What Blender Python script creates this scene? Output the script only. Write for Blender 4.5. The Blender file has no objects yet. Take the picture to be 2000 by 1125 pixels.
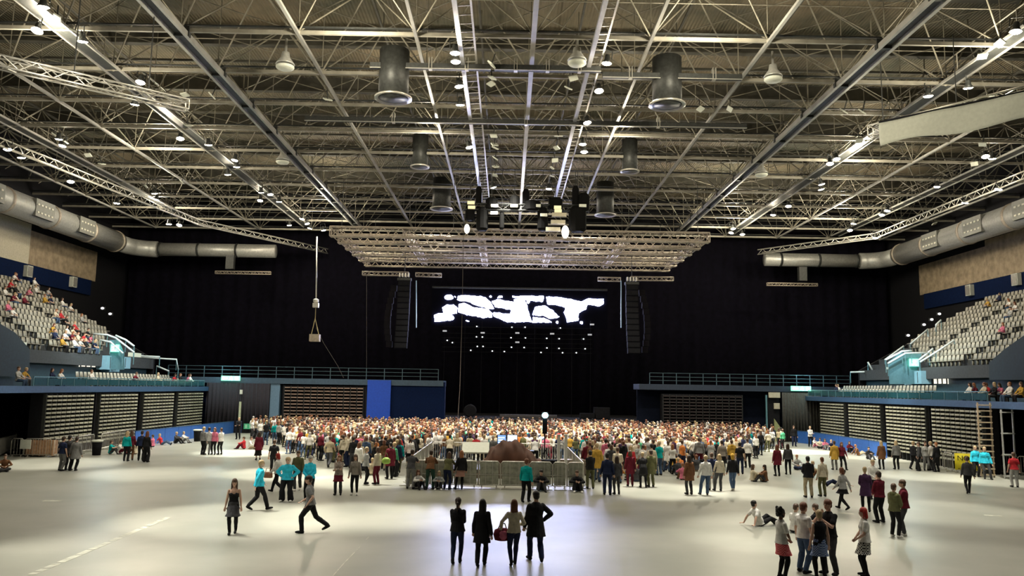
import bpy, math, random
import numpy as np
from mathutils import Vector, Matrix, noise
V = Vector
PI = math.pi
SC = bpy.context.scene
COL = SC.collection
RND = random.Random(11)

# ------------------------------------------------------------------ camera
F = 1560.0
CAMH = 4.6
_d = V(((990-1000)/F, -(757-562.5)/F, -1)).normalized()      # world +Y seen in camera space
_u = V((0.0165, 1, 0)); _u = (_u - _d*_u.dot(_d)).normalized()
_x = _d.cross(_u)
W2C = Matrix((_x, _d, _u)).transposed()                       # columns = world axes in camera space
C2W = W2C.transposed()
CAM = V((0, 0, CAMH))
cd = bpy.data.cameras.new('camera'); cam = bpy.data.objects.new('camera', cd)
cd.sensor_width = 36; cd.lens = F/2000*36; cd.clip_end = 500
cam.matrix_world = Matrix.Translation(CAM) @ C2W.to_4x4()
COL.objects.link(cam); SC.camera = cam

def ray(px, py):
    return C2W @ V(((px-1000)/F, -(py-562.5)/F, -1))
def at_z(px, py, z=0.0):
    r = ray(px, py); return CAM + r*((z-CAMH)/r.z)
def at_y(px, py, Y):
    r = ray(px, py); return CAM + r*(Y/r.y)
def at_x(px, py, X):
    r = ray(px, py); return CAM + r*(X/r.x)
def proj(p):
    c = W2C @ (V(p)-CAM); return (1000+F*c.x/-c.z, 562.5-F*c.y/-c.z)

# ------------------------------------------------------------------ materials
MATS = {}
def mat(name, col, rough=0.6, metal=0.0, emit=None, es=0.0, var=0.12, scale=6.0, spec=0.5, bump=0.0):
    if name in MATS: return MATS[name]
    m = bpy.data.materials.new(name); m.use_nodes = True
    nt = m.node_tree; b = nt.nodes['Principled BSDF']
    b.inputs['Roughness'].default_value = rough
    b.inputs['Metallic'].default_value = metal
    b.inputs['Specular IOR Level'].default_value = spec
    c = (*col, 1)
    if var:
        tc = nt.nodes.new('ShaderNodeTexCoord'); n = nt.nodes.new('ShaderNodeTexNoise')
        n.inputs['Scale'].default_value = scale; n.inputs['Detail'].default_value = 3
        nt.links.new(tc.outputs['Object'], n.inputs['Vector'])
        r = nt.nodes.new('ShaderNodeValToRGB')
        r.color_ramp.elements[0].position = .3; r.color_ramp.elements[1].position = .7
        r.color_ramp.elements[0].color = (*[v*(1-var) for v in col], 1)
        r.color_ramp.elements[1].color = (*[min(1, v*(1+var)) for v in col], 1)
        nt.links.new(n.outputs['Fac'], r.inputs['Fac']); nt.links.new(r.outputs['Color'], b.inputs['Base Color'])
        if bump:
            bp = nt.nodes.new('ShaderNodeBump'); bp.inputs['Strength'].default_value = bump
            nt.links.new(n.outputs['Fac'], bp.inputs['Height']); nt.links.new(bp.outputs['Normal'], b.inputs['Normal'])
    else:
        b.inputs['Base Color'].default_value = c
    if emit:
        b.inputs['Emission Color'].default_value = (*emit, 1); b.inputs['Emission Strength'].default_value = es
    MATS[name] = m
    return m

# ------------------------------------------------------------------ mesh builder
class MB:
    def __init__(s): s.v = []; s.f = []; s.mi = []; s.cur = 0
    def face(s, f): s.f.append(tuple(f)); s.mi.append(s.cur)
    def add(s, vs, fs):
        o = len(s.v); s.v += [tuple(v) for v in vs]
        for f in fs: s.face([i+o for i in f])
        return s
    def box(s, lo, hi):
        x0, y0, z0 = lo; x1, y1, z1 = hi
        return s.add([(x0,y0,z0),(x1,y0,z0),(x1,y1,z0),(x0,y1,z0),(x0,y0,z1),(x1,y0,z1),(x1,y1,z1),(x0,y1,z1)],
            [(0,3,2,1),(4,5,6,7),(0,1,5,4),(1,2,6,5),(2,3,7,6),(3,0,4,7)])
    def beam(s, a, b, w, h=None, up=(0,0,1)):
        h = h or w; a = V(a); b = V(b); d = (b-a)
        if d.length < 1e-6: return s
        d.normalize(); up = V(up)
        if abs(d.dot(up)) > .95: up = V((0,1,0)) if abs(d.y) < .9 else V((1,0,0))
        x = d.cross(up).normalized()*(w/2); y = x.cross(d).normalized()*(h/2)
        vs = [a-x-y, a+x-y, a+x+y, a-x+y, b-x-y, b+x-y, b+x+y, b-x+y]
        return s.add(vs, [(0,1,2,3),(7,6,5,4),(0,4,5,1),(1,5,6,2),(2,6,7,3),(3,7,4,0)])
    def tube(s, pts, r, n=8, caps=True):
        pts = [V(p) for p in pts]; rs = r if isinstance(r, (list, tuple)) else [r]*len(pts)
        o = len(s.v); up = V((0,0,1)); k = len(pts)
        for i, p in enumerate(pts):
            d = (pts[min(i+1,k-1)]-pts[max(i-1,0)]).normalized()
            u = up if abs(d.dot(up)) < .95 else V((0,1,0))
            x = d.cross(u).normalized(); y = x.cross(d)
            for j in range(n):
                a = 2*PI*j/n; s.v.append(tuple(p+(x*math.cos(a)+y*math.sin(a))*rs[i]))
        for i in range(k-1):
            for j in range(n):
                s.face((o+i*n+j, o+i*n+(j+1)%n, o+(i+1)*n+(j+1)%n, o+(i+1)*n+j))
        if caps:
            s.face([o+j for j in range(n)][::-1]); s.face([o+(k-1)*n+j for j in range(n)])
        return s
    def rings(s, rs, n=12):
        """rs: list of (center, u, v) half-axis vectors"""
        o = len(s.v); k = len(rs)
        for c, u, v in rs:
            for j in range(n):
                a = 2*PI*j/n; s.v.append(tuple(c+u*math.cos(a)+v*math.sin(a)))
        for i in range(k-1):
            for j in range(n):
                s.face((o+i*n+j, o+i*n+(j+1)%n, o+(i+1)*n+(j+1)%n, o+(i+1)*n+j))
        s.face([o+j for j in range(n)][::-1]); s.face([o+(k-1)*n+j for j in range(n)])
        return s
    def lathe(s, prof, c=(0,0,0), n=16, axis='z'):
        c = V(c)
        ax = {'z': (V((1,0,0)), V((0,1,0)), V((0,0,1))), 'x': (V((0,1,0)), V((0,0,1)), V((1,0,0))), 'y': (V((0,0,1)), V((1,0,0)), V((0,1,0)))}[axis]
        return s.rings([(c+ax[2]*h, ax[0]*r, ax[1]*r) for r, h in prof], n)
    def ball(s, c, rx, ry=None, rz=None, n=12, m=8, R=None):
        ry = ry or rx; rz = rz or rx; c = V(c); R = R or Matrix.Identity(3)
        rs = []
        for i in range(m+1):
            t = -PI/2+PI*(i+.001)/(m+.002)
            rs.append((c+R@V((0,0,math.sin(t)*rz)), R@V((math.cos(t)*rx,0,0)), R@V((0,math.cos(t)*ry,0))))
        return s.rings(rs, n)
    def prism(s, poly, a, b):
        """poly 2-D list; a,b functions mapping (u,v)->3-D for the two faces"""
        n = len(poly); vs = [a(*p) for p in poly]+[b(*p) for p in poly]
        return s.add(vs, [tuple(range(n)), tuple(range(2*n-1, n-1, -1))]+[(i, n+i, n+(i+1)%n, (i+1)%n) for i in range(n)])
    def mesh(s, name, smooth=False, fix=True):
        me = bpy.data.meshes.new(name); me.from_pydata(s.v, [], s.f)
        if any(s.mi): me.polygons.foreach_set('material_index', s.mi)
        if fix:
            import bmesh
            bm = bmesh.new(); bm.from_mesh(me); bmesh.ops.recalc_face_normals(bm, faces=bm.faces); bm.to_mesh(me); bm.free()
        if smooth: me.polygons.foreach_set('use_smooth', [True]*len(me.polygons))
        return me

def props(o, label=None, cat=None, group=None, kind=None):
    if label: o['label'] = label
    if cat: o['category'] = cat
    if group: o['group'] = group
    if kind: o['kind'] = kind
    return o
def link(name, me, m, parent=None, loc=None, **kw):
    o = bpy.data.objects.new(name, me)
    if not me.materials:
        for q in (m if isinstance(m, (list, tuple)) else [m]): me.materials.append(q)
    if parent is not None: o.parent = parent
    if loc is not None: o.location = loc
    COL.objects.link(o); return props(o, **kw)
def build(name, mb, m, parent=None, smooth=False, loc=None, **kw):
    return link(name, mb.mesh(name, smooth), m, parent, loc, **kw)
def thing(name, label, cat, loc=(0,0,0), rz=0, group=None):
    o = bpy.data.objects.new(name, None); o.location = loc; o.rotation_euler = (0,0,rz); o.empty_display_size = .2
    COL.objects.link(o); return props(o, label, cat, group)
def copy_tree(o, parent=None):
    c = o.copy(); COL.objects.link(c); c.parent = parent
    for ch in list(o.children): copy_tree(ch, c)
    return c
def struct(name, mb, m, **kw):
    return build(name, mb, m, kind='structure', **kw)
# ------------------------------------------------------------------ people: meshes
HUES = {  # everyday colour words -> base colours
 'white': (.78,.76,.72), 'cream': (.62,.55,.42), 'light grey': (.42,.42,.41), 'grey': (.2,.2,.2), 'charcoal': (.055,.055,.06),
 'black': (.012,.012,.014), 'navy': (.015,.022,.06), 'blue denim': (.06,.1,.18), 'maroon': (.13,.012,.025), 'red': (.5,.03,.04),
 'pink': (.6,.16,.25), 'mustard': (.5,.3,.05), 'olive': (.12,.12,.055), 'brown': (.16,.075,.035), 'orange': (.6,.2,.05),
 'teal': (.0,.34,.34), 'cyan': (.03,.52,.72), 'purple': (.06,.025,.07), 'beige': (.4,.33,.22), 'green': (.06,.3,.15), 'dark green': (.03,.07,.05), 'yellow': (.7,.5,.06)}
HAIRS = {'black': (.01,.008,.007), 'dark brown': (.035,.018,.01), 'brown': (.09,.05,.03), 'auburn': (.15,.055,.028), 'blond': (.46,.34,.19), 'ginger': (.3,.12,.05), 'red': (.38,.03,.02), 'grey': (.4,.38,.35)}
SKINS = [(.62,.39,.29), (.56,.34,.24), (.66,.43,.33), (.2,.1,.06)]
def cloth(n): return mat('cloth_'+n.replace(' ', '_'), HUES[n], .85, var=.18, scale=9, spec=.2, bump=.15)
def hairm(n): return mat('hair_'+n.replace(' ', '_'), HAIRS[n], .5, var=.3, scale=30, spec=.4)
def skinm(i): return mat('skin_%d' % i, SKINS[i], .55, var=.05, spec=.3)

def ik(a, b, l1, l2, pole):
    d = b-a; L = d.length
    if L > l1+l2-.004: L = l1+l2-.004
    dr = d.normalized(); b = a+dr*L
    x = (l1*l1-l2*l2+L*L)/(2*L); h = math.sqrt(max(0, l1*l1-x*x))
    p = V(pole); p = p-dr*p.dot(dr); p.normalize()
    return a+dr*x+p*h, b

# pose: P pelvis, lean (direction of spine), A ankles (right +x, left), W wrists, WP elbow poles, toe dirs, head turn
UP = (0,0,1)
POSES = {
 'stand':  dict(P=(0,0,.93), A=[(.11,.0,.085),(-.11,.02,.085)], W=[(.27,.06,.82),(-.27,.05,.82)], WP=[(.4,-1,0),(-.4,-1,0)]),
 'contra': dict(P=(.03,0,.92), A=[(.07,-.03,.085),(-.2,.09,.085)], W=[(.29,.04,.82),(-.27,.1,.84)], WP=[(.4,-1,0),(-.4,-1,0)]),
 'folded': dict(P=(0,0,.93), A=[(.12,.0,.085),(-.12,.03,.085)], W=[(-.08,.25,1.14),(.09,.22,1.1)], WP=[(.6,.1,-1),(-.6,.1,-1)]),
 'hips':   dict(P=(0,0,.93), A=[(.14,.0,.085),(-.14,.0,.085)], W=[(.19,.05,1.0),(-.19,.05,1.0)], WP=[(1,-.5,0),(-1,-.5,0)]),
 'hip_one':dict(P=(0,0,.92), A=[(.1,-.2,.1),(-.1,.16,.085)], W=[(.2,.05,1.0),(-.26,.1,.84)], WP=[(1,-.3,0),(-.4,-1,0)]),
 'front':  dict(P=(0,0,.93), A=[(.12,.0,.085),(-.12,.0,.085)], W=[(.06,.22,.98),(-.06,.22,.96)], WP=[(.8,-.4,-.4),(-.8,-.4,-.4)]),
 'phone':  dict(P=(0,0,.93), A=[(.1,.03,.085),(-.12,-.03,.085)], W=[(.1,.3,1.2),(-.07,.3,1.18)], WP=[(.6,.0,-1),(-.6,.0,-1)], head=(0,.05,-.02)),
 'mouth':  dict(P=(0,0,.93), A=[(.1,.03,.085),(-.14,-.03,.085)], W=[(.07,.2,1.42),(-.02,.24,1.3)], WP=[(.7,.2,-1),(-.6,.2,-1)]),
 'walk':   dict(P=(0,0,.91), lean=(0,.05,1), A=[(.08,.3,.1),(-.08,-.3,.17)], W=[(.25,-.18,.86),(-.25,.24,.9)], WP=[(.3,-1,0),(-.3,-1,0)], toe=[(0,1,.1),(0,1,-.7)]),
 'stride': dict(P=(0,0,.88), lean=(0,.1,1), A=[(.08,-.5,.22),(-.08,.2,.085)], W=[(.24,.26,.92),(-.24,.05,.88)], WP=[(.3,-1,0),(-.3,-1,0)], toe=[(0,1,-.6),(0,1,-.02)]),
 'step':   dict(P=(0,0,.915), lean=(0,.03,1), A=[(.06,.14,.085),(-.08,-.2,.12)], W=[(.27,-.06,.82),(-.26,.14,.85)], WP=[(.3,-1,0),(-.3,-1,0)], toe=[(0,1,-.02),(0,1,-.4)]),
 'step_carry': dict(P=(0,0,.915), lean=(0,.03,1), A=[(.06,.12,.085),(-.09,-.2,.12)], W=[(.2,.16,1.05),(-.36,.1,.92)], WP=[(.5,-1,-.3),(-.8,-.5,0)], toe=[(0,1,-.02),(0,1,-.4)]),
 'step_folded': dict(P=(0,0,.915), A=[(.07,.1,.085),(-.1,-.12,.1)], W=[(-.06,.25,1.12),(.08,.22,1.08)], WP=[(.7,.0,-1),(-.7,.0,-1)], toe=[(0,1,-.02),(0,1,-.3)]),
 'lean':   dict(P=(0,-.08,.91), lean=(0,.38,1), A=[(.13,-.12,.085),(-.13,-.06,.085)], W=[(.14,.5,1.12),(-.12,.52,1.12)], WP=[(.8,-.2,-.6),(-.8,-.2,-.6)]),
 'raise':  dict(P=(0,0,.93), A=[(.1,.0,.085),(-.12,.02,.085)], W=[(.2,.2,1.78),(-.27,.05,.82)], WP=[(1,.3,0),(-.4,-1,0)]),
 'floor':  dict(P=(0,-.1,.12), lean=(0,.05,1), A=[(.14,.42,.07),(-.16,.46,.07)], W=[(.1,.3,.46),(-.1,.32,.44)], WP=[(1,.0,-.4),(-1,.0,-.4)], LP=(0,.1,1)),
 'cross':  dict(P=(0,-.08,.12), lean=(0,.1,1), A=[(-.16,.24,.07),(.16,.3,.07)], W=[(.12,.25,.3),(-.12,.25,.3)], WP=[(1,.0,-.4),(-1,.0,-.4)], LP2=[(1,.2,.25),(-1,.2,.25)]),
 'recline':dict(P=(0,0,.12), lean=(0,-.42,1), A=[(.1,.78,.07),(-.12,.7,.07)], W=[(.3,-.45,.06),(-.3,-.45,.06)], WP=[(.4,-1,.2),(-.4,-1,.2)], LP=(0,.1,1)),
 'chair':  dict(P=(0,0,.5), lean=(0,-.05,1), A=[(.12,.4,.07),(-.12,.42,.07)], W=[(.12,.3,.62),(-.12,.3,.62)], WP=[(1,-.4,-.4),(-1,-.4,-.4)], LP=(0,1,.6)),
 'chair_fwd': dict(P=(0,0,.5), lean=(0,.35,1), A=[(.12,.36,.07),(-.14,.42,.07)], W=[(.1,.45,.62),(-.1,.45,.64)], WP=[(1,0,-.6),(-1,0,-.6)], LP=(0,1,.6)),
}
TORSO = [(-.09,.085,.08),(-.03,.145,.11),(.03,.165,.118),(.1,.15,.108),(.18,.132,.095),(.27,.15,.105),(.36,.17,.115),(.43,.166,.106),(.475,.14,.088),(.515,.082,.07),(.54,.06,.058),(.6,.053,.056),(.64,.052,.056)]
_sk = {}
def skel(pose):
    if pose in _sk: return _sk[pose]
    q = POSES[pose]; P = V(q['P']); up = V(q.get('lean', UP)).normalized(); lat = V((1,0,0)); fw = up.cross(lat); fw = fw if fw.y > 0 else -fw
    J = dict(P=P, up=up, lat=lat, fw=fw)
    N = P+up*.54
    hu = (up+V((0,0,1))).normalized() if 'lean' in q else up
    J['head'] = N+hu*.165+V((0,.022,0))+V(q.get('head', (0,0,0)))
    J['hu'] = hu
    for i, s in enumerate((1,-1)):
        sh = P+up*.448+lat*(.158*s); hp = P+lat*(.088*s)-up*.02
        el, wr = ik(sh, V(q['W'][i]), .285, .255, q['WP'][i])
        lp = q['LP2'][i] if 'LP2' in q else q.get('LP', (s*.15,1,0))
        kn, an = ik(hp, V(q['A'][i]), .43, .42, lp)
        toe = V(q.get('toe', [(s*.2,1,0)]*2)[i])
        if pose in ('recline',): toe = V((s*.3,.3,1))
        J[i] = dict(sh=sh, el=el, wr=wr, hp=hp, kn=kn, an=an, toe=toe.normalized())
    _sk[pose] = J; return J

def limb(mb, a, b, prof, n=12):
    d = b-a; L = d.length; d = d/L; ref = V((0,0,1)) if abs(d.z) < .9 else V((0,1,0))
    x = d.cross(ref).normalized(); y = x.cross(d); rs = []
    r0 = prof[0][1]; r1 = prof[-1][1]
    for k in (1,.7,.35): rs.append((a-d*(r0*k), x*(r0*math.sqrt(max(.02,1-k*k))), y*(r0*math.sqrt(max(.02,1-k*k)))))
    for t, r in prof: rs.append((a+d*(L*t), x*r, y*r))
    for k in (.35,.7,1): rs.append((b+d*(r1*k), x*(r1*math.sqrt(max(.02,1-k*k))), y*(r1*math.sqrt(max(.02,1-k*k)))))
    mb.rings(rs, n)
ARM_U = [(0,.05),(.3,.048),(.7,.042),(1,.038)]; ARM_L = [(0,.039),(.25,.04),(.7,.03),(1,.024)]
LEG_U = [(0,.088),(.3,.085),(.7,.066),(1,.055)]; LEG_L = [(0,.055),(.28,.058),(.65,.044),(1,.036)]
def infl(p, d, t1=1.0):
    out = [(t, r+d) for t, r in p if t <= t1]
    if out[-1][0] < t1: out.append((t1, out[-1][1]))
    return out
def torso(mb, J, t0, t1, d, sx=1.0, sy=1.0, n=18):
    rs = []
    for t, w, h in TORSO:
        if t0 <= t <= t1: rs.append((J['P']+J['up']*t, J['lat']*((w+d)*sx), J['fw']*((h+d)*sy)))
    mb.rings(rs, n)
def mb_body(pose, fem, detail):
    J = skel(pose); m = MB()
    torso(m, J, -.2, .7, -.004, .95 if fem else 1.02)
    if fem:
        for s in (1,-1): m.ball(J['P']+J['up']*.33+J['lat']*(.075*s)+J['fw']*.085, .06, .05, .06)
    hc = J['head']; hu = J['hu']; f = V((0,1,0)); f = (f-hu*f.dot(hu)).normalized()
    rs = []
    for t, w, dp, off in ((-.115,.02,.02,.035),(-.108,.04,.045,.028),(-.085,.056,.07,.014),(-.05,.066,.085,.006),(0,.073,.094,0),(.04,.076,.097,-.004),(.075,.068,.087,-.006),(.1,.048,.062,-.006),(.115,.02,.03,-.006)):
        rs.append((hc+hu*t+f*off, J['lat']*w, f*dp))
    m.rings(rs, 16)
    m.ball(hc+f*.098+hu*-.02, .013, .018, .022); m.ball(hc+f*.086+hu*-.062, .024, .014, .012)
    for s in (1,-1): m.ball(hc+J['lat']*(.075*s)+hu*-.005-f*.005, .009, .02, .032)
    for i in (0,1):
        j = J[i]; s = 1 if i == 0 else -1
        limb(m, j['sh'], j['el'], ARM_U); limb(m, j['el'], j['wr'], ARM_L)
        limb(m, j['hp'], j['kn'], LEG_U); limb(m, j['kn'], j['an'], LEG_L)
        fb = j['an']-V((0,0,.035))
        limb(m, fb-j['toe']*.03, fb+j['toe']*.15, [(0,.036),(1,.03)])
        # hand: palm, four unequal curled fingers, thumb from the side near the base
        d = (j['wr']-j['el']).normalized(); side = d.cross(V((0,1,0)) if abs(d.y) < .8 else V((0,0,1))).normalized()*s; nrm = d.cross(side).normalized()
        if pose in ('recline',): d = V((s*.3,-.95,0)).normalized(); side = V((1,0,0)); nrm = V((0,0,-1))
        pc = j['wr']+d*.045
        R = Matrix((side, nrm, d)).transposed()
        m.ball(pc, .04, .016, .05, R=R)
        if detail:
            for k, (o, L) in enumerate(((-.03,.062),(-.01,.075),(.011,.07),(.03,.052))):
                a = pc+d*.035+side*o; b = a+(d+side*(o*2)).normalized()*L*.55; c = b+(d*.6+nrm*(.55+.1*k)*-s).normalized()*L*.5
                m.tube([a,b,c],[.0105,.0095,.008],6)
            a = pc-side*.034-d*.012; m.tube([a, a-side*.022+d*.02, a-side*.028+d*.05],[.013,.011,.009],6)
        else:
            m.ball(pc+d*.07-nrm*.01*s, .036, .018, .045, R=R)
    return m
def mb_top(pose, style, fem):
    J = skel(pose); m = MB(); lng = style in ('long','coat','hood','jacket')
    d = .022 if style in ('coat','hood','jacket') else .012
    t1 = .5
    hem = {'tee': -.04, 'long': -.05, 'coat': -.1, 'hood': -.06, 'jacket': -.05, 'vest': -.03, 'strapless': .08, 'crop': .1}[style]
    if style == 'strapless':
        torso(m, J, hem, .4, .012)
    else:
        torso(m, J, hem-.001, .52, d, 1.03 if not fem else 1.0)
        m.rings([(J['P']+J['up']*.47, J['lat']*.13, J['fw']*.085), (J['P']+J['up']*.535, J['lat']*(.078+d*.6), J['fw']*(.07+d*.6)), (J['P']+J['up']*.555, J['lat']*.064, J['fw']*.062)], 14)
    if fem:
        for s in (1,-1): m.ball(J['P']+J['up']*.33+J['lat']*(.075*s)+J['fw']*.088, .066, .056, .066)
    if style in ('coat', 'hood', 'jacket', 'long', 'tee'):      # hem that hangs over the hips
        drop = {'coat': .3, 'hood': .07, 'jacket': .06, 'long': .05, 'tee': .04}[style]
        down = V((0,0,-1)) if J['P'].z > .7 else -J['up']
        if not (drop > .1 and J['P'].z < .7):
            m.rings([(J['P']+J['up']*.2, J['lat']*(.145+d), J['fw']*(.105+d)), (J['P']+J['up']*.03, J['lat']*(.172+d), J['fw']*(.128+d)), (J['P']+down*drop, J['lat']*(.19+d+drop*.1), J['fw']*(.148+d+drop*.12))], 18)
    if style == 'hood':
        m.ball(J['P']+J['up']*.5-J['fw']*.09, .1, .055, .07)
    for i in (0,1):
        j = J[i]
        if style in ('vest','strapless'):
            if style == 'vest': m.ball(j['sh']-J['lat']*(.04*(1 if i == 0 else -1))+J['up']*.02, .05, .06, .035)
            continue
        if lng or style == 'crop':
            limb(m, j['sh'], j['el'], infl(ARM_U, d)); limb(m, j['el'], j['wr'], infl(ARM_L, d+.004, .93)[:-1]+[(.93,.038+d*.6)]) if False else limb(m, j['el'], j['el'].lerp(j['wr'], .95), infl(ARM_L, d+.003))
        else:
            e = j['sh'].lerp(j['el'], .62); limb(m, j['sh'], e, [(0,.062),(.5,.063),(1,.064)])
    return m
def mb_legs(pose, style, fem):
    J = skel(pose); m = MB()
    if style in ('trousers', 'leggings', 'shorts', 'wide'):
        d = {'trousers': .014, 'leggings': .012, 'shorts': .02, 'wide': .026}[style]
        torso(m, J, -.1, .04, d*.8)
        for i in (0,1):
            j = J[i]; limb(m, j['hp'], j['kn'], infl(LEG_U, d))
            if style != 'shorts':
                lo = [(t, r+d+(.012*t if style != 'leggings' else 0)+(.03*t if style == 'wide' else 0)) for t, r in LEG_L]
                limb(m, j['kn'], j['kn'].lerp(j['an'], .93), lo)
    else:
        torso(m, J, -.1, .14, .012)
        kl, kr = J[0]['kn'], J[1]['kn']; P = J['P']; L = {'skirt': .8, 'long_skirt': 1.5, 'mini': .55, 'tied': .75}[style]
        if P.z > .7:
            mid = (kl+kr)/2; sp = abs(kl.y-kr.y)/2
            rs = []
            for t in (0,.25,.5,.75,1):
                c = P.lerp(V((mid.x, mid.y*.8, P.z-.43)), t*L); rs.append((c, V((.17+.07*t+.02*math.sin(t*7),0,0)), V((0,.13+.07*t+sp*t*.8,0))))
            m.rings([(P+V((0,0,.12)), V((.145,0,0)), V((0,.105,0)))]+rs, 20)
        else:
            for i in (0,1): limb(m, J[i]['hp'], J[i]['kn'], infl(LEG_U, .03))
    return m
def mb_shoes(pose, boot=False):
    J = skel(pose); m = MB()
    for i in (0,1):
        j = J[i]; fb = j['an']-V((0,0,.037)); t = j['toe']
        lat = t.cross(V((0,0,1)) if abs(t.z) < .9 else V((1,0,0))).normalized(); u = lat.cross(t)
        m.rings([(fb+t*a, lat*w, u*h) for a, w, h in ((-.068,.012,.02),(-.06,.034,.042),(0,.042,.05),(.06,.044,.046),(.13,.046,.038),(.175,.034,.028),(.19,.012,.015))], 12)
        limb(m, j['an'], j['an'].lerp(j['kn'], .6 if boot else .1), [(0,.05),(1,.062 if boot else .05)])
    return m
def mb_hair(pose, style):
    J = skel(pose); m = MB(); hc = J['head']; hu = J['hu']; f = V((0,1,0)); f = (f-hu*f.dot(hu)).normalized()
    R = Matrix((J['lat'], f, hu)).transposed()
    m.ball(hc-f*.009+hu*.042, .086, .104, .096, R=R, n=16, m=12)
    if style == 'short':
        m.ball(hc-f*.045-hu*.02, .08, .06, .08, R=R)
    if style in ('bun', 'pony', 'curly'):
        m.ball(hc-f*.04-hu*.015, .08, .065, .08, R=R)
    if style == 'bun': m.ball(hc-f*.1+hu*.08, .042)
    if style == 'pony':
        m.tube([hc-f*.1+hu*.05, hc-f*.16+hu*.0, hc-f*.15-hu*.14, hc-f*.13-hu*.24],[.03,.035,.032,.01],8)
    if style == 'curly':
        for k in range(30):
            a = k*2.4; z = -.06+.0075*k; m.ball(hc-f*.03+J['lat']*(.085*math.cos(a))+f*(-abs(.085*math.sin(a)))+hu*z, .04)
    if style in ('long', 'bob'):
        L = .36 if style == 'long' else .16
        b = hc-f*.05
        m.rings([(b+hu*.07, J['lat']*.075, f*.05),(b, J['lat']*.092, f*.065),(b-f*.01-hu*L*.4, J['lat']*.1, f*.06),(b-f*.03-hu*L*.75, J['lat']*.105, f*.045),(b-f*.03-hu*L, J['lat']*.06, f*.025)], 16)
        for s in (1,-1): m.tube([hc+J['lat']*.07*s+hu*.04, hc+J['lat']*.085*s-hu*.06, hc+J['lat']*.09*s-hu*(.1+L*.35)+f*.01],[.026,.026,.014],8)
    if style == 'cap':
        m.rings([(hc+hu*.045+f*.06, J['lat']*.065, f*.02),(hc+hu*.04+f*.12, J['lat']*.06, f*.05)], 12)
    if style == 'hooded':
        m.ball(hc-f*.03+hu*.01, .1, .105, .125, R=R, n=14, m=10); m.ball(hc-f*.06-hu*.1, .09, .08, .1, R=R)
    return m

TMP = bpy.data.scenes.new('mesh_workshop')
def remesh(mb, vox, folds=0.0, smooth=3, seed=0):
    me = mb.mesh('tmp'); o = bpy.data.objects.new('tmp', me); TMP.collection.objects.link(o)
    md = o.modifiers.new('r', 'REMESH'); md.mode = 'VOXEL'; md.voxel_size = vox; md.adaptivity = 0
    sm = o.modifiers.new('s', 'SMOOTH'); sm.factor = .5; sm.iterations = smooth
    TMP.view_layers[0].update(); dg = TMP.view_layers[0].depsgraph
    out = bpy.data.meshes.new_from_object(o.evaluated_get(dg)); out.materials.clear()
    if folds:
        N = len(out.vertices); co = np.empty(N*3, np.float32); no = np.empty(N*3, np.float32)
        out.vertices.foreach_get('co', co); out.vertex_normals.foreach_get('vector', no); co = co.reshape(-1,3); no = no.reshape(-1,3)
        d = np.array([noise.noise((x*9+seed, y*9, z*5))+.5*noise.noise((x*20, y*20+seed, z*13)) for x, y, z in co.tolist()], np.float32)
        out.vertices.foreach_set('co', (co+no*(d*folds)[:,None]).ravel())
    out.polygons.foreach_set('use_smooth', [True]*len(out.polygons))
    bpy.data.objects.remove(o); bpy.data.meshes.remove(me)
    return out
_pm = {}
def part_mesh(kind, pose, style, fem, near):
    if kind in ('shoes',): fem = False
    if kind == 'hair': fem = False
    key = (kind, pose, style, fem, near)
    if key in _pm: return _pm[key]
    vox = .0095 if near else .021
    if kind == 'body': mb = mb_body(pose, fem, near); me = remesh(mb, .0085 if near else .02, smooth=1 if near else 1)
    elif kind == 'top': me = remesh(mb_top(pose, style, fem), vox, .011, 2, len(_pm))
    elif kind == 'legs': me = remesh(mb_legs(pose, style, fem), vox, .008, 2, len(_pm))
    elif kind == 'shoes': me = remesh(mb_shoes(pose, style == 'boot'), vox, 0, 1)
    else: me = remesh(mb_hair(pose, style), vox, .006, 1, 5)
    me.name = kind+'_mesh'; _pm[key] = me
    return me
LEGNAME = {'trousers': 'trousers', 'leggings': 'leggings', 'shorts': 'shorts', 'wide': 'trousers', 'skirt': 'skirt', 'long_skirt': 'skirt', 'mini': 'skirt', 'tied': 'skirt'}
TOPNAME = {'tee': 't_shirt', 'long': 'jumper', 'coat': 'coat', 'hood': 'hoodie', 'jacket': 'jacket', 'vest': 'vest_top', 'strapless': 'strapless_top', 'crop': 'jumper'}
def add_slot(o, m):
    o.material_slots[0].link = 'OBJECT'; o.material_slots[0].material = m
def plink(name, me, m, parent, loc=None):
    if not me.materials: me.materials.append(mat('cloth_base', (.3,.3,.3)))
    o = bpy.data.objects.new(name, me); o.parent = parent
    COL.objects.link(o); add_slot(o, m)
    return o
PEOPLE = []
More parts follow.
